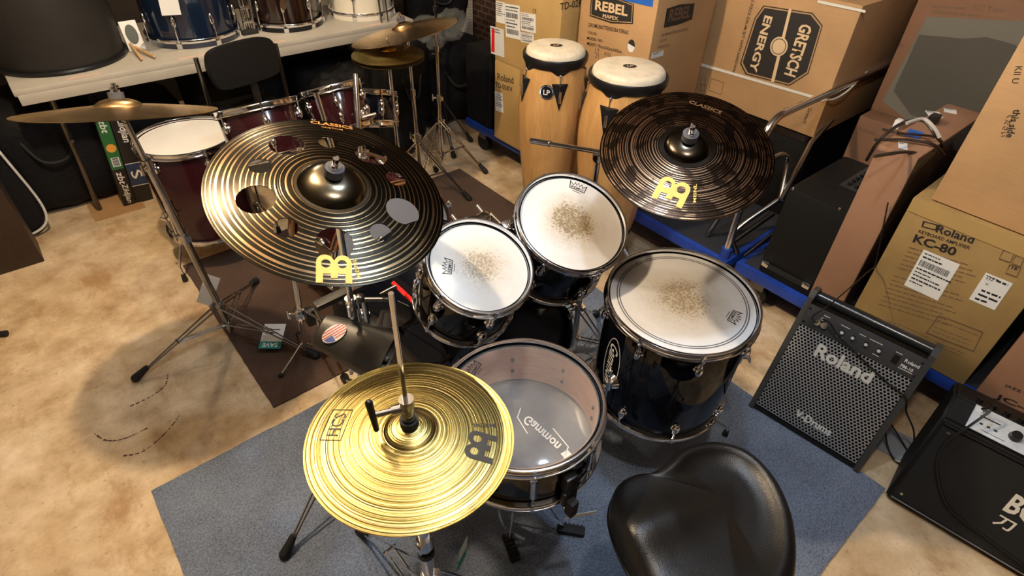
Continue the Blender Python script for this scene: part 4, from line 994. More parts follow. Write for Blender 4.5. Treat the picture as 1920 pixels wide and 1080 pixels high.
def cymbal_box(lab, x0, wd, lean, words, panel):
    H = .50; M = Matrix.Translation((x0, 3.36, 0)) @ Matrix.Rotation(R_(lean), 4, 'Y'); t = thing('cymbal_box', lab, 'box', M)
    ob('carton_body', MB().box(wd / 2, .22, H / 2, wd, .44, H, bev=.0015), mat('black_printed_card', (.014, .011, .010), .4, 0, .5, var=.3, vscale=30), t)
    F = lambda x, z, r=0.: Matrix.Translation((x, -.0012, z)) @ Matrix.Rotation(R_(90), 4, 'X') @ Matrix.Rotation(R_(r), 4, 'Z')
    for (s, z, w, sz) in words: ob('lettering', text(s, sz, .015, width=w, shear=.15), WHITEINK, t, F(wd / 2, z, -90))
    for (z0, z1, cc) in panel: ob('colour_panel', MB().box(wd / 2, -.0004, (z0 + z1) / 2, wd * .92, .0008, z1 - z0), cc, t)
    return t, F
cb1, F1 = cymbal_box('narrow black cymbal box with a green panel, left of its pair', .147, .060, 4.5, [('zbt', .445, .070, .032), ('zbt', .165, .070, .032), ('Zildjian', .075, .110, .034)], [(.215, .495, mat('green_print', (.02, .13, .035), .45))])
ob('cymbal_picture', shape([circ(0, 0, .022, 24)], .0003), mat('orange_gold_print', (.70, .32, .05), .45), cb1, F1(.031, .33))
b = MB(); b.box(.031, -.0014, .255, .036, .0006, .05); cd_ = ob('barcode_patch', b, WHITEP, cb1); b = MB()
for k in range(9): b.box(.031, -.0019, .235 + .005 * k, .028, .0005, .002 + .001 * (k % 3))
ob('bars', b, INK, cd_)
cb2, F2 = cymbal_box('narrow black cymbal box with a navy band, right of its pair', .210, .082, 4.5, [('Zildjian', .41, .135, .046)], [(.105, .225, mat('navy_print', (.02, .035, .09), .45))])
ob('lettering', text('S', .05, .01, width=.045), WHITEINK, cb2, F2(.041, .165, -80)); ob('white_rule', MB().box(.041, -.0012, .228, .078, .0008, .003), WHITEINK, cb2); ob('white_rule', MB().box(.041, -.0012, .102, .078, .0008, .003), WHITEINK, cb2)

ch = thing('padded_chair', 'black padded chair facing away in front of the table', 'chair', V((.82, 2.98, 0)))
bp = MB(); a = [V((x, 0, z)) for x, z in ((-.165, -.06), (-.175, .03), (-.12, .085), (.12, .085), (.175, .03), (.165, -.06), (.12, -.092), (-.12, -.092))]
op = spline(a, 6, True)
bp.prism([(p.x, p.z) for p in op], -.018, .018, Matrix.Rotation(R_(90), 4, 'X'))
Mb = Matrix.Translation((0, -.08, .765)) @ Matrix.Rotation(R_(14), 4, 'Z') @ Matrix.Rotation(R_(-6), 4, 'X')
ob('backrest', bp, mat('black_vinyl', (.006, .006, .006), .5, 0, .3), ch, Mb)
ob('seat', MB().box(0, .14, .44, .40, .38, .05, bev=.02), mat('black_vinyl'), ch)
for s in (-1, 1):
    ob('leg', MB().tube([(s * .185, -.02, .80), (s * .19, -.02, .45), (s * .20, .34, .01)], .011, 10), DKSTEEL, ch)
    ob('leg', MB().tube([(s * .17, .30, .43), (s * .18, -.09, .01)], .011, 10), DKSTEEL, ch)
ob('back_strut', MB().box(.03, -.05, .60, .035, .006, .26), STEEL, ch)

# ================================================================== BLUE CARTS
def cart(lab, x0, x1, y0, y1, handle=None):
    t = thing('platform_cart', lab, 'cart', V(((x0 + x1) / 2, (y0 + y1) / 2, 0))); I = Matrix.Translation(-V(((x0 + x1) / 2, (y0 + y1) / 2, 0)))
    ob('deck', MB().box((x0 + x1) / 2, (y0 + y1) / 2, .175, x1 - x0, y1 - y0, .05, bev=.006), BLUEPAINT, t, I)
    ob('deck_pad', MB().box((x0 + x1) / 2, (y0 + y1) / 2, .2005, x1 - x0 - .05, y1 - y0 - .05, .003), mat('dark_deck_pad', (.02, .022, .03), .8), t, I)
    src = None
    for x in (x0 + .08, x1 - .08):
        for y in (y0 + .10, y1 - .10):
            b = MB(); b.cyl((x - .018, y, .055), (x + .018, y, .055), .055, seg=24); w_ = ob('caster', b, RUBBER, t, I); ob('caster_fork', MB().box(x, y, .115, .05, .07, .07, bev=.005), DKSTEEL, w_)
    if handle:
        yh, zt = handle; xa, xb = x0 + .03, x1 - .06
        ob('handle_tube', MB().tube([(xa, yh, .20), (xa, yh, .55)] + [(xa + .10 * (1 - math.cos(a)), yh, zt - .10 + .10 * math.sin(a)) for a in [k * math.pi / 16 for k in range(9)]] + [(xb - .10 * (1 - math.cos(a)), yh, zt - .10 + .10 * math.sin(a)) for a in [math.pi / 2 - k * math.pi / 16 for k in range(9)]] + [(xb, yh, .55), (xb, yh, .20)], .0155, 14), CHROME, t, I)
        for x in (xa, xb): ob('handle_sleeve', MB().cyl((x, yh, .15), (x, yh, .25), .023, seg=18), BLUEPAINT, t, I)
    return t
cart('blue platform cart with a chrome push handle, under the tall shipping boxes', 2.06, 3.38, .925, 2.86, (.955, .84))
cart('blue platform cart under the golden brown taped box', 2.10, 2.86, -1.0, .90, None)
# bent tube frame (a folded hand truck) between the cart handle and the black combo
hf = thing('hand_truck', 'worn steel tube frame between the black combo amplifier and the cart handle', 'hand truck', V((2.35, .94, .2)))
def lp(pts): return [V(p) - V((2.35, .94, .2)) for p in pts]
b = MB(); b.tube(spline(lp([V((2.15, .93, .205)), PX(1378, 435, 2.16), PX(1455, 378, 2.32), PX(1463, 372, 2.34), PX(1476, 305, 2.40), PX(1468, 290, 2.36), PX(1445, 300, 2.28), PX(1400, 330, 2.2), V((2.16, 1.10, .205))]), 8), .012, 10); ob('short_loop', b, STEEL, hf)
b = MB(); b.tube(lp([PX(1465, 375, 2.30), PX(1520, 268, 2.55), PX(1600, 180, 3.0), PX(1660, 110, 3.3)]), .011, 10); ob('long_tube', b, STEEL, hf)
b = MB(); b.tube(lp([PX(1372, 455, 2.14), PX(1450, 400, 2.34)]), .012, 10); b.tube(lp([PX(1395, 480, 2.14), PX(1470, 420, 2.34)]), .008, 10); ob('lower_rails', b, DKSTEEL, hf)

# ================================================================== SHIPPING BOXES
def carton(name, lab, x0, x1, y0, y1, z0, z1, m=CARD, tape=True):
    c = V(((x0 + x1) / 2, (y0 + y1) / 2, z0)); t = thing(name, lab, 'box', c); h = z1 - z0
    ob('carton_body', MB().box(0, 0, h / 2, x1 - x0, y1 - y0, h, bev=.004), m, t)
    if tape:
        tm = mat('clear_brown_tape', (.40, .25, .10), .18, 0, .5)
        b = MB(); b.box(0, 0, h + .0006, x1 - x0 + .002, .055, .001); b.box(-(x1 - x0) / 2 - .0007, 0, h - .045, .0012, .055, .09); ob('packing_tape', b, tm, t)
    return t
def poly_on(name, face, plane, px, m, parent, off=.0012, th=.0008):
    f = {'x': PX, 'y': PY, 'z': P}[face]; Mw = fr(face, f(*px[0], plane), 0, off); Mi = Mw.inverted()
    pts = [Mi @ f(u, v, plane) for u, v in px]
    return ob(name, MB().prism([(p.x, p.y) for p in pts], 0, th).mesh(smooth=False), m, parent, parent.matrix_world.inverted() @ Mw)
def ring_on(name, face, plane, outer, inner, m, parent, off=.0014):
    f = {'x': PX, 'y': PY}[face]; Mw = fr(face, f(*outer[0], plane), 0, off); Mi = Mw.inverted()
    L = [[((Mi @ f(u, v, plane)).x, (Mi @ f(u, v, plane)).y) for u, v in lp_] for lp_ in (outer, inner)]
    return ob(name, shape(L, .0003), m, parent, parent.matrix_world.inverted() @ Mw)
def label_px(face, plane, q, parent, rows=8, code=True, seed=1, m=None, name='shipping_label'):
    f = {'x': PX, 'y': PY, 'z': P}[face]; A, B, C_, D = [f(u, v, plane) for u, v in q]; Mi = fr(face, (0, 0, 0)).to_3x3().inverted()
    d = Mi @ (B - A + C_ - D); roll = math.degrees(math.atan2(d.y, d.x)); wd = ((B - A).length + (C_ - D).length) / 2; ht = ((D - A).length + (C_ - B).length) / 2
    c = (A + B + C_ + D) / 4; M = parent.matrix_world.inverted() @ fr(face, c, roll, .0015); rnd = random.Random(seed)
    o = ob(name, MB().box(0, 0, 0, wd, ht, .0008), m or WHITEP, parent, M); b = MB(); y = ht * .44
    for i in range(rows):
        hh = ht * (.022 + .02 * rnd.random())
        if code and i in (2, rows - 1):
            hh = ht * .15; x = -wd * .42
            while x < wd * .38: ww = wd * rnd.uniform(.008, .022); b.box(x, y - hh / 2, .0008, ww, hh, .0004); x += ww + wd * rnd.uniform(.010, .022)
        else:
            x = -wd * .43; e = wd * rnd.uniform(-.05, .42)
            while x < e: ww = wd * rnd.uniform(.04, .14); b.box(x + ww / 2, y - hh / 2, .0008, ww, hh, .0004); x += ww + wd * .02
        y -= hh + ht * .06
        if y < -ht * .40: break
    ob('printed_lines', b, INK, o); return o
def lines_px(face, plane, rows, parent, m=INKF, h=.0045, seed=2, off=.0011):
    f = {'x': PX, 'y': PY}[face]; rnd = random.Random(seed); b = MB(); M0 = fr(face, f(*rows[0][0], plane), 0, off); Mi = M0.inverted()
    for a, e in rows:
        A, E = Mi @ f(*a, plane), Mi @ f(*e, plane); d = (E - A); L = d.length; d.normalize(); ang = Matrix.Rotation(math.atan2(d.y, d.x), 4, 'Z'); x = 0
        while x < L: ww = min(L - x, rnd.uniform(.008, .03)); b.box(ww / 2, 0, 0, ww, h, .0004, Matrix.Translation(A + d * x) @ ang); x += ww + .0035
    return ob('small_print', b, m, parent, parent.matrix_world.inverted() @ M0)

# electronic drum kit boxes (two, stacked)
XT = 2.03
td1 = carton('shipping_box', 'yellowish box with one small white label, lower of the two stacked beside the loudspeaker', XT, 2.55, 2.05, 2.53, .202, .655, CARDY)
td2 = carton('shipping_box', 'yellowish box with many white labels, upper of the two stacked beside the loudspeaker', XT, 2.55, 2.04, 2.53, .657, 1.22, CARDY)
wtext('Roland', 'x', XT, (933, 143), (963, 151), td1, INK, bold=.01); wtext('TD-02KV', 'x', XT, (929, 158), (961, 168), td1, INK, bold=.01)
label_px('x', XT, ((930, 172), (944, 176), (943, 211), (928, 206)), td1, 8, False, 3)
for i, q in enumerate((((930, 1), (947, 5), (947, 45), (931, 41)), ((948, 7), (976, 11), (975, 75), (948, 68)), ((977, 22), (1006, 28), (1004, 62), (977, 57)), ((977, 60), (1003, 64), (1000, 82), (976, 78)))): label_px('x', XT, q, td2, 7, i > 0, 5 + i)
lb = label_px('x', XT, ((921, 49), (946, 55), (945, 108), (920, 99)), td2, 2, False, 9, WHITEPL, 'document_pouch'); poly_on('red_stripe', 'x', XT, ((923, 54), (928, 55), (928, 98), (922, 96)), REDP, td2, .003)
wtext('TD-02KV', 'y', 2.04, (1050, 13), (1100, 2), td2, INK, bold=.01)
wtext('CE', 'x', XT, (999, 19), (1006, 21), td2, INK); lines_px('x', XT, [((985, 203), (998, 208)), ((984, 210), (997, 214))], td1)
# drum set box with the arched badge
XR, YR = 2.10, 1.56
rb0 = carton('shipping_box', 'plain box at the bottom behind the congas', XR, 2.52, YR, 1.99, .202, .45)
rb = carton('shipping_box', 'tall box with a black arched badge and blue tape behind the congas', XR, 2.52, YR, 1.99, .452, 1.22)
arch = lambda A, B, C_, D, k: [A, ((A[0] + B[0]) / 2, (A[1] + B[1]) / 2 - k), B, C_, ((C_[0] + D[0]) / 2, (C_[1] + D[1]) / 2 + k), D]
poly_on('badge_border', 'x', XR, arch((1109, -12), (1189, 8), (1187, 45), (1106, 30), 6), INK, rb, .0010)
poly_on('badge_line', 'x', XR, arch((1111, -10), (1187, 9), (1185, 43), (1108, 28), 5), CARD, rb, .0014); poly_on('badge', 'x', XR, arch((1112, -8), (1186, 10), (1184, 41), (1109, 27), 5), INK, rb, .0018)
wtext('REBEL', 'x', XR, (1117, 9), (1178, 21), rb, mat('cardboard_coloured_ink', (.72, .52, .30), .6), size=.040, bold=.03, off=.0032); wtext('MAPEX', 'x', XR, (1131, 29), (1160, 35), rb, mat('cardboard_coloured_ink'), size=.015, bold=.02, off=.0032)
wtext('DRUMS/BATTERIES/BATERIAS', 'x', XR, (1104, 46), (1179, 61), rb, INK, size=.017, bold=.01); wtext('COLOR:', 'x', XR, (1102, 60), (1120, 64), rb, INK, size=.012, bold=.01)
wtext('MODEL NO:', 'x', XR, (1101, 71), (1131, 77), rb, INK, size=.013, bold=.01); wtext("MEAS'T: 79cmX42cmX43cm", 'x', XR, (1101, 81), (1166, 97), rb, INK, size=.015, bold=.01); wtext('KGS', 'x', XR, (1134, 100), (1146, 103), rb, INKF, bold=.01)
wtext('17', 'x', XR, (1116, 95), (1124, 97), rb, INKF); wtext('21', 'x', XR, (1116, 103), (1123, 105), rb, INKF)
c_ = PX(1184, 86, XR); Mo = rb.matrix_world.inverted() @ fr('x', c_, 0); ob('colour_sticker', shape([circ(0, 0, .020, 26, .027)], .0003), WHITEP, rb, Mo); ob('sticker_half', shape([[(x, y) for x, y in circ(0, 0, .020, 26, .027) if y >= 0]], .0004), INK, rb, Mo @ Matrix.Translation((0, 0, .0005)))
tpf = poly_on('blue_tape', 'x', XR, ((1168, -6), (1226, -6), (1224, 13), (1167, 0)), BLUETAPE, rb)
poly_on('badge', 'y', YR, [(1250, 16), (1275, 8), (1302, 6), (1297, 36), (1270, 46), (1244, 52)], INK, rb); wtext('REBEL', 'y', YR, (1254, 29), (1294, 21), rb, INKF, size=.05, bold=.03, off=.0024)
wtext('DRUMS/BATTERIES/BATERIAS', 'y', YR, (1240, 66), (1290, 54), rb, INKF, bold=.01); wtext('COLOR:', 'y', YR, (1237, 77), (1250, 74), rb, INKF); wtext('MODEL NO:', 'y', YR, (1234, 89), (1256, 84), rb, INKF)
label_px('y', YR, ((1222, 100), (1244, 94), (1243, 104), (1221, 110)), rb, 4, False, 21)
# big drum set box
XG, YG = 2.60, .97
gs = thing('equipment_case', 'low black equipment case under the big strapped box', 'case', V((2.95, 1.36, .20)))
ob('case_body', MB().box(0, 0, .21, .68, .74, .418, bev=.01), TOLEX, gs); ob('edge_rail', MB().box(-.342, 0, .40, .006, .72, .03), DKSTEEL, gs)
gb = carton('shipping_box', 'big white-strapped box with a large black octagonal mark', XG, 3.22, YG, 1.655, .622, 1.165, CARD, False)
oct_ = [(1432, 10), (1524, 24), (1543, 48), (1516, 138), (1480, 161), (1398, 139), (1388, 119), (1415, 34)]
cx_, cy_ = 1466, 85; sc_ = lambda k: [(cx_ + (u - cx_) * k, cy_ + (v - cy_) * k) for u, v in oct_]
ring_on('octagon_border', 'x', XG, sc_(1.0), sc_(.975), INK, gb); poly_on('octagon', 'x', XG, sc_(.935), INK, gb)
CI = mat('cardboard_coloured_ink')
poly_on('divider', 'x', XG, ((1480, 16), (1485, 17), (1452, 154), (1446, 153)), CI, gb, .0022)
cc_ = PX(1461, 87, XG); Mo = gb.matrix_world.inverted() @ fr('x', cc_, 0, .0030)
ob('centre_disc', shape([circ(0, 0, .040, 36)], .0002), CI, gb, Mo); ob('centre_ring', shape([circ(0, 0, .033, 36), circ(0, 0, .030, 36)], .0003), INK, gb, Mo @ Matrix.Translation((0, 0, .0006)))
wtext('GRETSCH', 'x', XG, (1513, 46), (1481, 142), gb, CI, bold=.03, off=.0026, size=.055); wtext('ENERGY', 'x', XG, (1442, 30), (1412, 134), gb, CI, bold=.03, off=.0026, size=.040)
wtext('5-PIECE DRUM SET WITH HARDWARE', 'x', XG, (1412, 0), (1374, 142), gb, INK, bold=.01, size=.014)
sb_ = MB(); zz = PX(1420, 150, XG).z; w1 = PX(1303, 117, XG).z
STR = mat('white_strap', (.72, .70, .62), .35)
poly_on('strap', 'x', XG, ((1301, 114), (1546, 185), (1545, 190), (1300, 119)), STR, gb, .002, .002)
poly_on('strap', 'x', XG, ((1535, 0), (1624, 19), (1623, 24), (1533, 5)), STR, gb, .002, .002)
ob('loose_strap', MB().tube(spline([gb.matrix_world.inverted() @ p for p in (PY(1546, 187, YG - .004), PY(1565, 185, YG - .03), PY(1590, 170, YG - .04), PY(1610, 150, YG - .02), PY(1625, 135, YG - .004))], 6), .004, 6), STR, gb)
for (a, w_, h_) in (((1318, 153), .03, .035), ((1318, 164), .03, .035), ((1343, 162), .075, .06)):
    Mo = gb.matrix_world.inverted() @ fr('x', PX(a[0], a[1], XG), 0); ob('print_frame', shape([[(-w_ / 2, -h_ / 2), (w_ / 2, -h_ / 2), (w_ / 2, h_ / 2), (-w_ / 2, h_ / 2)], [(-w_ / 2 + .002, -h_ / 2 + .002), (w_ / 2 - .002, -h_ / 2 + .002), (w_ / 2 - .002, h_ / 2 - .002), (-w_ / 2 + .002, h_ / 2 - .002)]]), INKF, gb, Mo)
wtext('Gretsch', 'x', XG, (1520, 202), (1508, 232), gb, INK, bold=.0)
# keyboard amplifier boxes
XK = 2.10
kc = carton('shipping_box', 'golden brown taped box with two white labels and small print, behind the wedge amplifier', XK, 2.62, -.012, .405, .203, .762, CARDG, False)
tm2 = mat('glossy_tape', (.44, .29, .11), .12, 0, .6)
ob('packing_tape', MB().box(-.262, 0, .535, .0014, .412, .050), tm2, kc)
wtext('Roland', 'x', XK, (1757, 428), (1827, 450), kc, INK, bold=.02); wtext('KEYBOARD AMPLIFIER', 'x', XK, (1723, 433), (1819, 465), kc, INK, bold=.01, size=.012); wtext('KC-80', 'x', XK, (1714, 446), (1793, 473), kc, INK, bold=.03, size=.032)
ring_on('maker_mark', 'x', XK, ((1731, 414), (1759, 421), (1756, 432), (1728, 425)), ((1734, 416), (1756, 422), (1754, 430), (1731, 424)), INK, kc)
rows = [((1705 - 4.1 * i, 464 + 7.6 * i), (1705 - 4.1 * i + (70 if i in (5, 9) else 112 + 10 * (i % 3)), 464 + 7.6 * i + (70 if i in (5, 9) else 112 + 10 * (i % 3)) * .30)) for i in range(15) if i != 6]
lines_px('x', XK, rows, kc, h=.004)
label_px('x', XK, ((1733, 470), (1802, 494), (1757, 565), (1695, 532)), kc, 9, True, 31); l2 = label_px('x', XK, ((1852, 512), (1903, 533), (1862, 580), (1814, 559)), kc, 1, False, 32)
wtext('117', 'x', XK, (1851, 520), (1864, 525), kc, INK, bold=.02, off=.003); wtext('U', 'x', XK, (1849, 531), (1853, 533), kc, INK, bold=.02, off=.003); lines_px('x', XK - .002, [((1868, 526), (1890, 535)), ((1840, 544), (1876, 558)), ((1834, 551), (1870, 566)), ((1828, 559), (1850, 567))], kc, INK, .007, 4, .0028)
ring_on('print_frame', 'x', XK, ((1760, 590), (1844, 622), (1826, 659), (1736, 624)), ((1761, 592), (1842, 623), (1825, 657), (1738, 623)), INKF, kc)
lines_px('x', XK, [((1758, 600), (1835, 630)), ((1752, 613), (1822, 640)), ((1748, 620), (1818, 647)), ((1664, 602), (1700, 614)), ((1700, 615), (1740, 632)), ((1752, 640), (1808, 663)), ((1760, 650), (1803, 667))], kc, h=.003, seed=8)
for (a, b_) in (((1881, 468), (1903, 475)), ((1905, 477), (1922, 483)), ((1893, 495), (1915, 502))):
    ring_on('print_frame', 'x', XK, (a, b_, (b_[0] - 8, b_[1] + 18), (a[0] - 8, a[1] + 18)), ((a[0] + 1, a[1] + 2), (b_[0] - 2, b_[1] + 1), (b_[0] - 9, b_[1] + 16), (a[0] - 7, a[1] + 16)), INKF, kc)
wtext('16', 'x', XK, (1898, 501), (1908, 504), kc, INK, bold=.02)
ub = carton('shipping_box', 'large blank-sided box stacked on the golden brown taped box', 2.125, 2.75, -.30, .362, .766, 1.33, CARD, True)
wtext('this side', 'x', 2.125, (1908, 205), (1893, 258), ub, INK, bold=.02); wtext('ください', 'x', 2.125, (1895, 215), (1880, 256), ub, INK, bold=.01); wtext('KII U', 'x', 2.125, (1911, 124), (1903, 156), ub, INK, bold=.0)
# long upright box with cables on top
lx = carton('long_carton', 'long narrow pinkish-brown box standing on end with cables on its top', 2.115, 2.72, .448, .575, .203, .880, CARDP, False)
ob('film_edge', MB().box(0, -.0645, .338, .60, .0016, .668), mat('brown_stretch_film', (.06, .035, .025), .12, 0, .6, bump=.5, bscale=9, bdist=.01), lx)
label_px('z', .880, ((1690, 268), (1706, 271), (1696, 281), (1678, 277)), lx, 3, False, 41); label_px('z', .880, ((1742, 209), (1769, 213), (1760, 220), (1733, 217)), lx, 3, False, 42); label_px('z', .880, ((1772, 203), (1796, 208), (1790, 214), (1767, 210)), lx, 3, False, 43)
Mt = lx.matrix_world.inverted(); pt = P(1714, 251, .8812); ob('blue_tape', MB().box(0, 0, 0, .075, .045, .001), BLUETAPE, lx, Mt @ Matrix.Translation(pt) @ Matrix.Rotation(.15, 4, 'Z'))
cbz = thing('power_cable', 'bundle of dark cable loops draped over the long narrow box', 'cable', P(1710, 250, .885)); Ic = cbz.matrix_world.inverted()
CAB = mat('dark_cable', (.03, .022, .018), .4)
b = MB(); b.tube(spline([Ic @ p for p in (PY(1625, 300, .62), P(1650, 262, .92), P(1690, 232, .95), P(1730, 226, .96), P(1755, 255, .93), P(1768, 275, .86), P(1745, 292, .84), P(1700, 285, .892), P(1640, 293, .90))], 8), .0055, 8)
b.tube(spline([Ic @ p for p in (P(1640, 262, .88), P(1700, 262, .893), P(1752, 272, .888), P(1770, 290, .84))], 8), .0045, 8); b.tube(spline([Ic @ p for p in (P(1655, 242, .88), P(1690, 250, .892), P(1745, 255, .89), P(1772, 262, .85))], 8), .004, 8)
ob('cable_loops', b, CAB, cbz); b = MB(); b.tube(spline([Ic @ p for p in (P(1700, 231, .955), P(1730, 223, .965), P(1750, 238, .955), P(1762, 258, .93))], 8), .006, 8); ob('pale_cable', b, mat('grey_cable', (.45, .42, .38), .4), cbz)
b = MB(); q = Ic @ P(1752, 222, .90); b.box(q.x, q.y, q.z, .045, .03, .028, bev=.005); ob('plug', b, BLACKP, cbz); q = Ic @ P(1684, 232, .925); ob('cable_tie', MB().box(q.x, q.y, q.z, .03, .02, .03, bev=.003), WHITEPL, cbz)
# boxes standing behind
XB = 2.90
kb = carton('shipping_box', 'very large box with a grey printed amplifier picture, behind the long narrow box', XB, 3.42, .06, .885, .70, 1.42, CARD_SHADE, False)
poly_on('grey_print', 'x', XB, ((1738, 31), (1930, 40), (1990, 150), (1905, 300), (1800, 300), (1655, 190)), mat('grey_print_ink', (.155, .145, .115), .35), kb)
poly_on('dark_print', 'x', XB, ((1724, 65), (1810, 72), (1850, 69), (1905, 84), (1940, 130), (1880, 260), (1800, 250), (1707, 214), (1676, 170)), mat('dark_grey_print_ink', (.085, .08, .065), .3), kb, .0022)
wtext('KC Tone', 'x', XB, (1826, 14), (1886, 18), kb, INKF, bold=.01); lines_px('x', XB, [((1747, 12), (1812, 16)), ((1748, 22), (1835, 30))], kb, INKF, .009)
kd = thing('equipment_case', 'dark case under the very large grey-printed box', 'case', V((3.16, .47, .20))); ob('case_body', MB().box(0, 0, .148, .50, .78, .694, bev=.008), TOLEX, kd); ob('edge_rail', MB().box(-.252, 0, .46, .005, .76, .03), DKSTEEL, kd)
lb_ = carton('shipping_box', 'brown box with shade in its colour, in the gap behind the black combo amplifier', 2.76, 2.88, .56, .87, .203, .72, CARD_SHADE, False)
wtext('Roland', 'x', 2.76, (1610, 240), (1640, 250), lb_, INKF, bold=.02)
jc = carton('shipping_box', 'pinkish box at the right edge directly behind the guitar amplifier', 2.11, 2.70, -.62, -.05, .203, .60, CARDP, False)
wtext('JAZZ CHORUS', 'x', 2.11, (1884, 722), (1975, 760), jc, INK, bold=.01, size=.014); wtext('JC-40', 'x', 2.11, (1866, 742), (1960, 783), jc, INK, bold=.02, size=.028)

# ================================================================== BLACK COMBO ON THE CART
cc = thing('combo_amplifier', 'black combo amplifier lying face down on the blue cart with controls on top', 'amplifier', V((2.35, .69, .203)))
ob('cabinet', MB().box(0, 0, .203, .46, .235, .405, bev=.012), TOLEX, cc)
for (u, v) in ((1487, 350), (1574, 388)):
    q = PX(u, v + 4, 2.118); ob('screw', MB().sph((0, 0, 0), .006, (.5, 1, 1)), CHROME, cc, cc.matrix_world.inverted() @ Matrix.Translation(q))
b = MB()
for i in range(7):
    for j in range(3): b.cyl((-.02 + .035 * i, -.02 - .03 * j, .405), (-.02 + .035 * i, -.02 - .03 * j, .420), .009, .007, 12)
ob('control_knobs', b, BLACKP, cc); ob('control_plate', MB().box(.08, -.05, .4065, .26, .11, .003), mat('dark_grey_metal', (.05, .05, .05), .4, .5), cc)
b = MB(); y0 = .095; b.box(-.232, .0, .045, .016, .17, .022, bev=.004); ob('carry_handle', b, RUBBER, cc)
for s in (-1, 1): ob('handle_end', MB().box(-.238, s * .092, .052, .012, .03, .026, bev=.004), CHROME, cc)

# ================================================================== DRUM MONITOR AMPLIFIER
A_, B_ = V((1.612, .462, .012)), V((1.650, .070, .012)); ux = (B_ - A_).normalized(); wd_ = (B_ - A_).length; bk_ = V((-ux.y, ux.x, 0)); bk_ = bk_ if bk_.x > 0 else -bk_
th_ = R_(20.0); upv = V((0, 0, 1)) * math.cos(th_) + bk_ * math.sin(th_); nv = ux.cross(upv); 
Mp = Matrix((ux, upv, nv)).transposed().to_4x4(); Mp.translation = A_ + ux * wd_ / 2
pa = thing('drum_monitor_amplifier', 'black wedge amplifier with perforated silver grille, beside the blue-grey carpet', 'amplifier', Mp)
HB = .50; wz = wd_ / 2
# wedge cabinet: front face leans back, its back stands upright
b = MB(); t_ = [(-wz + .002, 0), (wz - .002, 0)]
prof = [(0, -.004), (HB - .055, -.004), (HB - .055, -.10), (.42, -.26), (.0 + math.sin(th_) * .30, -.30 * math.cos(th_))]
L_, Rr = [b.b.verts.new((-wz + .012, y, z)) for y, z in prof], [b.b.verts.new((wz - .012, y, z)) for y, z in prof]
b.b.faces.new(L_); b.b.faces.new(Rr[::-1])
for i in range(5): b.b.faces.new((L_[i], L_[(i + 1) % 5], Rr[(i + 1) % 5], Rr[i]))
ob('cabinet', b.mesh(smooth=False), TOLEX, pa)
for s in (-1, 1):
    b = MB(); b.prism([(.0, .004), (HB - .03, .004), (HB - .005, -.02), (HB, -.06), (HB - .03, -.115), (.40, -.255), (.09, -.285), (-.0, -.012)], -.009, .009, Matrix.Translation((s * (wz - .006), 0, 0)) @ Matrix(((0, 0, 1, 0), (1, 0, 0, 0), (0, 1, 0, 0), (0, 0, 0, 1))))
    ob('side_panel', b.mesh(smooth=False), mat('charcoal_plastic', (.045, .045, .042), .5, 0, .4, bump=.2, bscale=400), pa)
ob('top_handle_bar', MB().cyl((-wz + .01, HB - .030, -.060), (wz - .01, HB - .030, -.060), .020, seg=24), mat('satin_black_bar', (.018, .018, .018), .22, 0, .6), pa)
gm = bpy.data.materials.new('perforated_steel'); g = NT(gm); co = g.coord('Object'); sx = g.add('ShaderNodeSeparateXYZ'); g.link(co, sx.inputs[0])
s_ = .0118
def cell(ox, oy):
    u = g.math('SUBTRACT', g.math('FRACT', g.math('ADD', g.math('DIVIDE', sx.outputs[0], s_), 50 + ox)), .5); v = g.math('SUBTRACT', g.math('FRACT', g.math('ADD', g.math('DIVIDE', sx.outputs[1], s_ * 1.732), 50 + oy)), .5)
    return g.math('SQRT', g.math('ADD', g.math('POWER', u, 2), g.math('POWER', g.math('MULTIPLY', v, 1.732), 2)))
hole = g.math('LESS_THAN', g.math('MINIMUM', cell(0, 0), cell(.5, .5)), .355)
g.link(g.mix(hole, (.42, .42, .42), (.004, .004, .004)), g.b.inputs['Base Color']); g.link(g.math('MULTIPLY', g.math('SUBTRACT', 1., hole), .45), g.b.inputs['Metallic']); g.b.inputs['Roughness'].default_value = .38
g.link(g.math('SUBTRACT', .5, g.math('MULTIPLY', hole, .45)), g.b.inputs['Specular IOR Level'])
GT = .372
ob('grille', MB().box(0, (.022 + GT) / 2, .0005, wd_ - .032, GT - .022, .005, bev=.0015), gm, pa)
ob('control_panel', MB().box(0, (GT + .452) / 2 + .001, .0005, wd_ - .030, .078, .005, bev=.001), mat('dark_grey_panel', (.055, .055, .057), .45, .2), pa)
b = MB(); kn = ob('knob', MB().cyl((0, 0, 0), (0, 0, .012), .0065, .0055, 20), BLACKP, pa, Matrix.Translation((-.055, .412, .003))); ob('knob_cap', MB().cyl((0, 0, .012), (0, 0, .0135), .0052, seg=20), WHITEPL, kn)
for x in (-.020, .022, .062): k2_ = copy_part(kn, Matrix.Translation((x, .412, .003))); kc2 = kn.children[0].copy(); COL.objects.link(kc2); kc2.parent = k2_
ob('power_switch', MB().box(.112, .410, .004, .018, .028, .006, bev=.001), BLACKP, pa)
b = MB(); b.cyl((-.135, .405, .002), (-.135, .405, .012), .011, seg=20); b.cyl((-.112, .405, .002), (-.112, .405, .012), .011, seg=20); b.cyl((-.124, .425, .002), (-.124, .425, .018), .006, seg=14); ob('input_sockets', b, CHROME, pa)
ob('lettering', text('Roland', .05, .035, .002, width=.185), mat('silver_letters', (.80, .78, .70), .3, .1), pa, Matrix.Translation((-.005, .318, .0055)), 'raised silver word')
ob('lettering', text('V-Drums', .03, .03, width=.125), WHITEINK, pa, Matrix.Translation((.01, .075, .0036)))
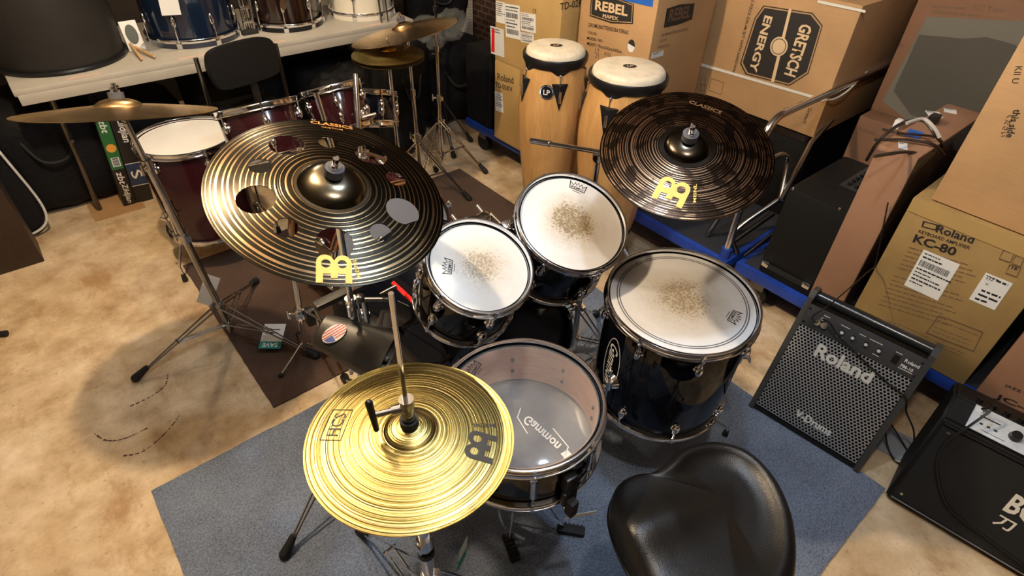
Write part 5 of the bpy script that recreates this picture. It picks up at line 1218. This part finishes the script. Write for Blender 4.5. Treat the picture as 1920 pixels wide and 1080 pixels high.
ob('lettering', text('Roland', .012, .02, width=.042), WHITEINK, pa, Matrix.Translation((.156, .420, .0036))); ob('lettering', text('PM-10', .012, .02, width=.036), WHITEINK, pa, Matrix.Translation((.150, .400, .0036)))
b = MB()
for x, y, w_ in ((-.055, .432, .03), (.0, .432, .02), (.042, .432, .04), (-.055, .392, .02), (.06, .392, .02), (.112, .432, .02), (-.118, .436, .02), (.150, .390, .042)): b.box(x, y, .0034, w_, .0022, .0004)
ob('panel_print', b, WHITEINK, pa)
b = MB()
for x in (-.175, .178):
    for y in (.436, .385): b.cyl((x, y, .002), (x, y, .0042), .004, seg=12)
ob('panel_screws', b, BLACKP, pa)
# cables of the monitor
def cable(lab, pts, r=.003, m=BLACKP):
    o = tag(ob('cable', MB().tube(spline(pts, 10), r, 8), m), lab, 'cable'); return o
W = lambda x, y, z: Mp @ V((x, y, z))
cable('thin black cable plugged into the wedge amplifier and running across its front', [W(-.124, .425, .018), W(-.10, .43, .035), W(-.06, .40, .022), W(.04, .36, .012), W(.13, .33, .010), W(.19, .315, .012), W(.215, .26, -.03), V((1.86, .02, .12)), V((1.88, -.02, .03)), V((1.90, -.06, .012))], .0028)
cable('thin black cable rising from the wedge amplifier towards the long narrow box', [W(-.135, .405, .02), W(-.15, .43, .06), W(-.12, .50, .03), V((2.02, .40, .50)), PX(1640, 500, 2.09), PX(1655, 430, 2.10), PX(1665, 380, 2.10)], .0022)
cable('black cable curling on the floor behind the wedge amplifier', [V((1.84, .10, .10)), V((1.83, .05, .02)), V((1.80, .00, .008)), V((1.84, -.03, .008)), V((1.88, .0, .008)), V((1.90, .05, .03)), V((1.93, .12, .05))], .003)
tag(ob('carpet_scrap', MB().box(0, 0, .003, .13, .12, .006, Matrix.Translation((1.88, .035, 0)) @ Matrix.Rotation(.2, 4, 'Z')), mat('grey_carpet_scrap', (.30, .33, .38), .95, bump=.6, bscale=500)), 'pale scrap of carpet behind the wedge amplifier', 'carpet')

# ================================================================== GUITAR AMPLIFIER AT THE RIGHT EDGE
A2, B2 = V((1.628, -.028, .012)), V((1.684, -.47, .012)); ux2 = (B2 - A2).normalized(); wd2 = (B2 - A2).length; bk2 = V((-ux2.y, ux2.x, 0)); bk2 = bk2 if bk2.x > 0 else -bk2
th2 = R_(14.0); up2 = V((0, 0, 1)) * math.cos(th2) + bk2 * math.sin(th2); nv2 = ux2.cross(up2); M2 = Matrix((ux2, up2, nv2)).transposed().to_4x4(); M2.translation = A2 + ux2 * wd2 / 2
ga = thing('guitar_amplifier', 'black guitar amplifier with a pale control panel at the right edge', 'amplifier', M2); w2 = wd2 / 2; FH = .345
b = MB(); prof = [(0, 0), (FH, 0), (FH + .055, -.075), (FH + .03, -.235), (.05, -.215)]
L_, Rr = [b.b.verts.new((-w2, y, z)) for y, z in prof], [b.b.verts.new((w2, y, z)) for y, z in prof]; b.b.faces.new(L_); b.b.faces.new(Rr[::-1])
for i in range(5): b.b.faces.new((L_[i], L_[(i + 1) % 5], Rr[(i + 1) % 5], Rr[i]))
bmesh.ops.bevel(b.b, geom=list(b.b.edges), offset=.008, segments=2, affect='EDGES'); ob('cabinet', b, TOLEX, ga)
ob('grille_cloth', MB().box(0, FH * .50, .002, wd2 - .03, FH - .045, .004), mat('black_grille_cloth', (.009, .009, .009), .9, bump=.5, bscale=900), ga)
ob('silver_piping', MB().cyl((-w2 + .014, .018, .0055), (w2 - .014, .018, .0055), .0022, seg=8), mat('silver_piping', (.5, .52, .58), .3, .8), ga); ob('silver_piping', MB().cyl((-w2 + .014, FH - .012, .0055), (w2 - .014, FH - .012, .0055), .0035, seg=8), BLACKP, ga)
for x, y in ((-w2 + .035, FH - .035), (-w2 + .033, .045), (w2 - .035, FH - .035), (w2 - .033, .045)): ob('corner_screw', MB().cyl((x, y, .003), (x, y, .007), .006, .0045, 16), STEEL, ga)
pn = Matrix.Translation((0.012, FH + .030, -.036)) @ Matrix.Rotation(math.atan2(-.075, .055), 4, 'X')
Mq = Matrix.Translation((.02, FH + .0275 + .004, -.0375 + .003)) @ Matrix.Rotation(-math.atan2(.075, .055), 4, 'X')
ob('control_panel', MB().box(0, 0, 0, wd2 - .075, .082, .004, bev=.001), mat('pale_blue_steel_panel', (.62, .68, .75), .35, .3, var=.15, vscale=40), ga, Mq)
for i, x in enumerate((-.075, -.01, .04, .09, .14)): kk = ob('knob', MB().cyl((0, 0, 0), (0, 0, .018), .016, .013, 26), BLACKP, ga, Mq @ Matrix.Translation((x, -.002, .002)))
b = MB()
for i in range(3): b.box(-.155 + .018 * i, -.012, .0024, .008, .006, .001)
b.box(-.14, .012, .0024, .05, .004, .001); b.box(-.12, -.030, .0024, .06, .0015, .0006); ob('panel_print', b, INK, ga, Mq)
b = MB()
for i in range(9): b.cyl((-.16 + .035 * i, 0, 0), (-.16 + .035 * i, 0, .016), .0085, .007, 14)
ob('rear_knobs', b, BLACKP, ga, Matrix.Translation((0, FH + .053, -.095)) @ Matrix.Rotation(R_(-80), 4, 'X')); ob('input_jack', MB().cyl((0, 0, 0), (0, 0, .014), .009, .008, 16), CHROME, ga, Mq @ Matrix.Translation((-.165, .028, .002)))
ob('lettering', text('BOSS', .07, .03, .001, width=.135), mat('silver_letters'), ga, Matrix.Translation((.088, .205, .0055)))
ob('lettering', text('刀', .04, .02, .001, width=.045), mat('silver_letters'), ga, Matrix.Translation((.045, .135, .0055)))
W2 = lambda x, y, z: M2 @ V((x, y, z))
cable('black guitar cable looping down over the front of the guitar amplifier', [W2(-.155, FH + .07, -.02), W2(-.14, FH + .09, .0), W2(-.165, FH + .02, .035), W2(-.185, FH - .06, .04), W2(-.16, .20, .03), W2(-.08, .10, .02), W2(.05, .07, .02), W2(.2, .05, .03)], .0036)

# ================================================================== CONGAS
def conga(lab, c, z1, z0, rt, badge_at, oval=True, phi=0.):
    t = thing('conga_drum', lab, 'drum', Matrix.Translation((c[0], c[1], z0)) @ Matrix.Rotation(R_(phi), 4, 'Z')); H = z1 - z0; k = rt / .13
    pr = [(.105 * k, 0), (.112 * k, .03), (.130 * k, .18), (.150 * k, .34), (.158 * k, .44), (.156 * k, .52), (.146 * k, .60), (.130 * k, .68), (.122 * k, H - .03)]
    pts = spline([V((a, 0, b_ * H / .74 if b_ < .69 else b_)) for a, b_ in pr], 5)
    body = [(p.x, p.z) for p in pts]; rad = lambda z: next((a[0] + (b_[0] - a[0]) * (z - a[1]) / (b_[1] - a[1] + 1e-6) for a, b_ in zip(body, body[1:]) if a[1] <= z <= b_[1]), .13)
    ob('shell', MB().lathe(body + [(body[-1][0] - .01, body[-1][1]), (.095 * k, .002)], 96, close=True), CONGAWOOD, t)
    ob('base_ring', MB().lathe([(.107 * k, -.001), (.113 * k, .003), (.116 * k, .022), (.110 * k, .022)], 64, close=True), BLACKP, t)
    hm = bpy.data.materials.get('rawhide') or bpy.data.materials.new('rawhide')
    if not hm.use_nodes:
        q = NT(hm); cc3 = q.coord('Object'); q.link(q.ramp(q.noise(cc3, 11, 6, .7), [(.32, (.52, .46, .36)), (.5, (.70, .62, .47)), (.7, (.78, .70, .54))]), q.b.inputs['Base Color']); q.b.inputs['Roughness'].default_value = .5
    ob('rawhide_head', MB().lathe([(0, H), (rt - .022, H - .0005), (rt - .008, H - .005), (rt, H - .015), (rt + .002, H - .028)], 96), hm, t)
    R0 = rt + .004
    ob('rim', MB().lathe([(R0, H - .028), (R0 + .007, H - .024), (R0 + .011, H - .030), (R0 + .010, H - .050), (R0 + .003, H - .064), (R0 - .003, H - .062)], 96, close=True), BLACKP, t)
    srcs = []
    for i in range(5):
        Rm = Matrix.Rotation(R_(72 * i), 4, 'Z')
        if not srcs:
            b = MB(); n_ = 9; lo = []
            top = []
            for j in range(n_):
                a = R_(-24 + 48 * j / (n_ - 1)); f = 1 - abs(j - 4) / 4; rr = R0 + .003
                top.append(b.b.verts.new((rr * math.cos(a), rr * math.sin(a), H - .052))); lo.append(b.b.verts.new(((rr - .002) * math.cos(a), (rr - .002) * math.sin(a), H - .060 - .034 * f ** 1.2)))
            for j in range(n_ - 1): b.b.faces.new((top[j], top[j + 1], lo[j + 1], lo[j]))
            srcs.append(ob('rim_point', b, BLACKP, t, Rm))
            b = MB(); zr = H - .090; x = rad(H - .13) + .004
            b.tube([(R0 + .006, 0, zr + .01), (R0 + .008, 0, zr - .01), (max(x, R0) + .012, 0, H - .17)], .0032, 8); b.cyl((max(x, R0) + .010, 0, H - .140), (max(x, R0) + .010, 0, H - .190), .006, seg=12); b.sph((R0 + .006, 0, zr + .008), .006)
            srcs.append(ob('tension_hook', b, CHROME, t, Rm))
            b = MB(); zt_, zb_ = H - .122, H - .222; pts2 = []
            w_ = .036
            v = [b.b.verts.new(((rad(zt_) + .002) * math.cos(-w_ / .14), (rad(zt_) + .002) * math.sin(-w_ / .14), zt_ + .008)), b.b.verts.new((rad(zt_) + .014, 0, zt_)), b.b.verts.new(((rad(zt_) + .002) * math.cos(w_ / .14), (rad(zt_) + .002) * math.sin(w_ / .14), zt_ + .008)), b.b.verts.new((rad(zb_) + .006, 0, zb_))]
            b.b.faces.new((v[0], v[1], v[3])); b.b.faces.new((v[1], v[2], v[3])); b.b.faces.new((v[0], v[2], v[1]))
            srcs.append(ob('side_plate', b.mesh(smooth=False), BLACKP, t, Rm))
        else:
            for s in srcs: copy_part(s, Rm)
    ob('head_mark', shape([circ(0, 0, .027, 32, .021)], .0003), INK, t, Matrix.Translation((0, 0, H + .0006)) @ Matrix.Rotation(R_(-40 - phi), 4, 'Z'))
    ob('lettering', text('LP', .018, .02, width=.026, shear=.3), mat('cardboard_coloured_ink'), t, Matrix.Translation((0, 0, H + .0014)) @ Matrix.Rotation(R_(-40 - phi), 4, 'Z'))
    if badge_at is not None:
        zb = H - .148; a = R_(badge_at); Mb_ = Matrix.Rotation(a, 4, 'Z') @ Matrix.Translation((rad(zb) + .003, 0, zb)) @ Matrix(((0, 0, 1, 0), (1, 0, 0, 0), (0, 1, 0, 0), (0, 0, 0, 1)))
        bd_ = ob('badge', MB().cyl((0, 0, -.004), (0, 0, .002), .027, seg=36), BLACKP, t, Mb_); ob('badge_ring', MB().lathe([(.0245, .001), (.025, .004), (.029, .004), (.031, .0)], 40, close=True), CHROME, bd_)
        ob('lettering', text('LP', .030, .02), WHITEINK, bd_, Matrix.Translation((0, 0, .0026)))
    return t
c1 = P(1043, 85, .955); c2 = P(1181, 124, .955)
a1 = math.degrees(math.atan2(-c1.y, -c1.x)); a2 = math.degrees(math.atan2(-c2.y, -c2.x))
conga('natural wood conga with a round black badge, beside the yellowish boxes', (c1.x, c1.y), .955, .215, .124, -22, phi=a1 + 12)
conga('natural wood conga partly hidden by the dark hammered crash', (c2.x, c2.y), .955, .215, .142, None, phi=a2 - 20)
cm = (c1 + c2) / 2; cs = thing('conga_stand', 'chrome double stand holding the two congas together', 'stand', V((cm.x + .12, cm.y, 0)))
b = MB(); b.cyl((0, 0, .06), (0, 0, .70), .014, seg=16)
ob('pole', b, CHROME, cs)
for a in (30, 150, 270): l_ = ob('leg', MB().tube([(0, 0, .26), (.33 * math.cos(R_(a)), .33 * math.sin(R_(a)), .02)], .009, 8), CHROME, cs); ob('rubber_foot', MB().sph((.33 * math.cos(R_(a)), .33 * math.sin(R_(a)), .018), .017), RUBBER, l_)
b = MB(); b.box(-.10, 0, .62, .03, .06, .10, bev=.006); b.cyl((-.10, -.05, .64), (-.10, .05, .64), .010); b.cyl((-.10, -.04, .60), (-.10, .05, .60), .008); b.cyl((0, 0, .62), (-.10, 0, .62), .010); ob('conga_clamp', b, DKSTEEL, cs)

# tags and extra marks
st_ = [o for o in bpy.data.objects if o.get('label', '').startswith('chrome tripod stand with a white tag')][0]; Is = st_.matrix_world.inverted()
pt1 = P(400, 530, .16); ob('swing_tag', MB().box(0, 0, 0, .055, .001, .16, Matrix.Rotation(.5, 4, 'Y')), WHITEP, st_, Is @ Matrix.Translation((.235, 2.10, .20)) @ Matrix.Rotation(-.6, 4, 'Z'), 'long white tag')
sv = P(514, 640, .02); tg = ob('save_tag', MB().box(0, 0, 0, .085, .115, .0012), WHITEP, st_, Is @ Matrix.Translation((sv.x, sv.y, .05)) @ Matrix.Rotation(R_(-38), 4, 'Z') @ Matrix.Rotation(.25, 4, 'X'), 'white and teal SAVE tag')
ob('teal_band', MB().box(0, -.042, .0008, .085, .032, .0008), TEAL, tg); ob('lettering', text('SAVE', .02, .02, width=.062), WHITEINK, tg, Matrix.Translation((0, -.042, .0016)) @ Matrix.Rotation(math.pi, 4, 'Z'))
b = MB(); b.box(0, .03, .001, .05, .004, .0005); b.box(0, .015, .001, .03, .008, .0005); ob('printed_lines', b, INK, tg)
# scratch marks on the concrete keep their own curved shapes
def scratch(lab, pts, wv=.004):
    rnd = random.Random(len(pts)); sp_ = spline([P(u, v) for u, v in pts], 10); b = MB()
    for i in range(len(sp_) - 1):
        if rnd.random() < .16: continue
        a, e = sp_[i], sp_[i + 1]; d = (e - a).normalized(); s = V((-d.y, d.x, 0)) * wv * rnd.uniform(.3, 1.); z = V((0, 0, .0006))
        b.b.faces.new([b.b.verts.new(p + z) for p in (a - s, e - s * .8, e + s * .8, a + s)])
    return tag(ob('floor_scratch', b.mesh(smooth=False), mat('dark_scuff', (.10, .05, .025), .8)), lab, 'scuff mark')
scratch('curved dark scuff on the concrete left of the brown mat', [(177, 813), (200, 826), (235, 822), (278, 802)])
scratch('short dark scuff near the rubber foot of the far-left stand', [(244, 762), (275, 748), (300, 732), (312, 718), (315, 700)])
scratch('long dark scuff near the corner of the blue-grey carpet', [(231, 855), (265, 848), (300, 822), (325, 795), (337, 778)])
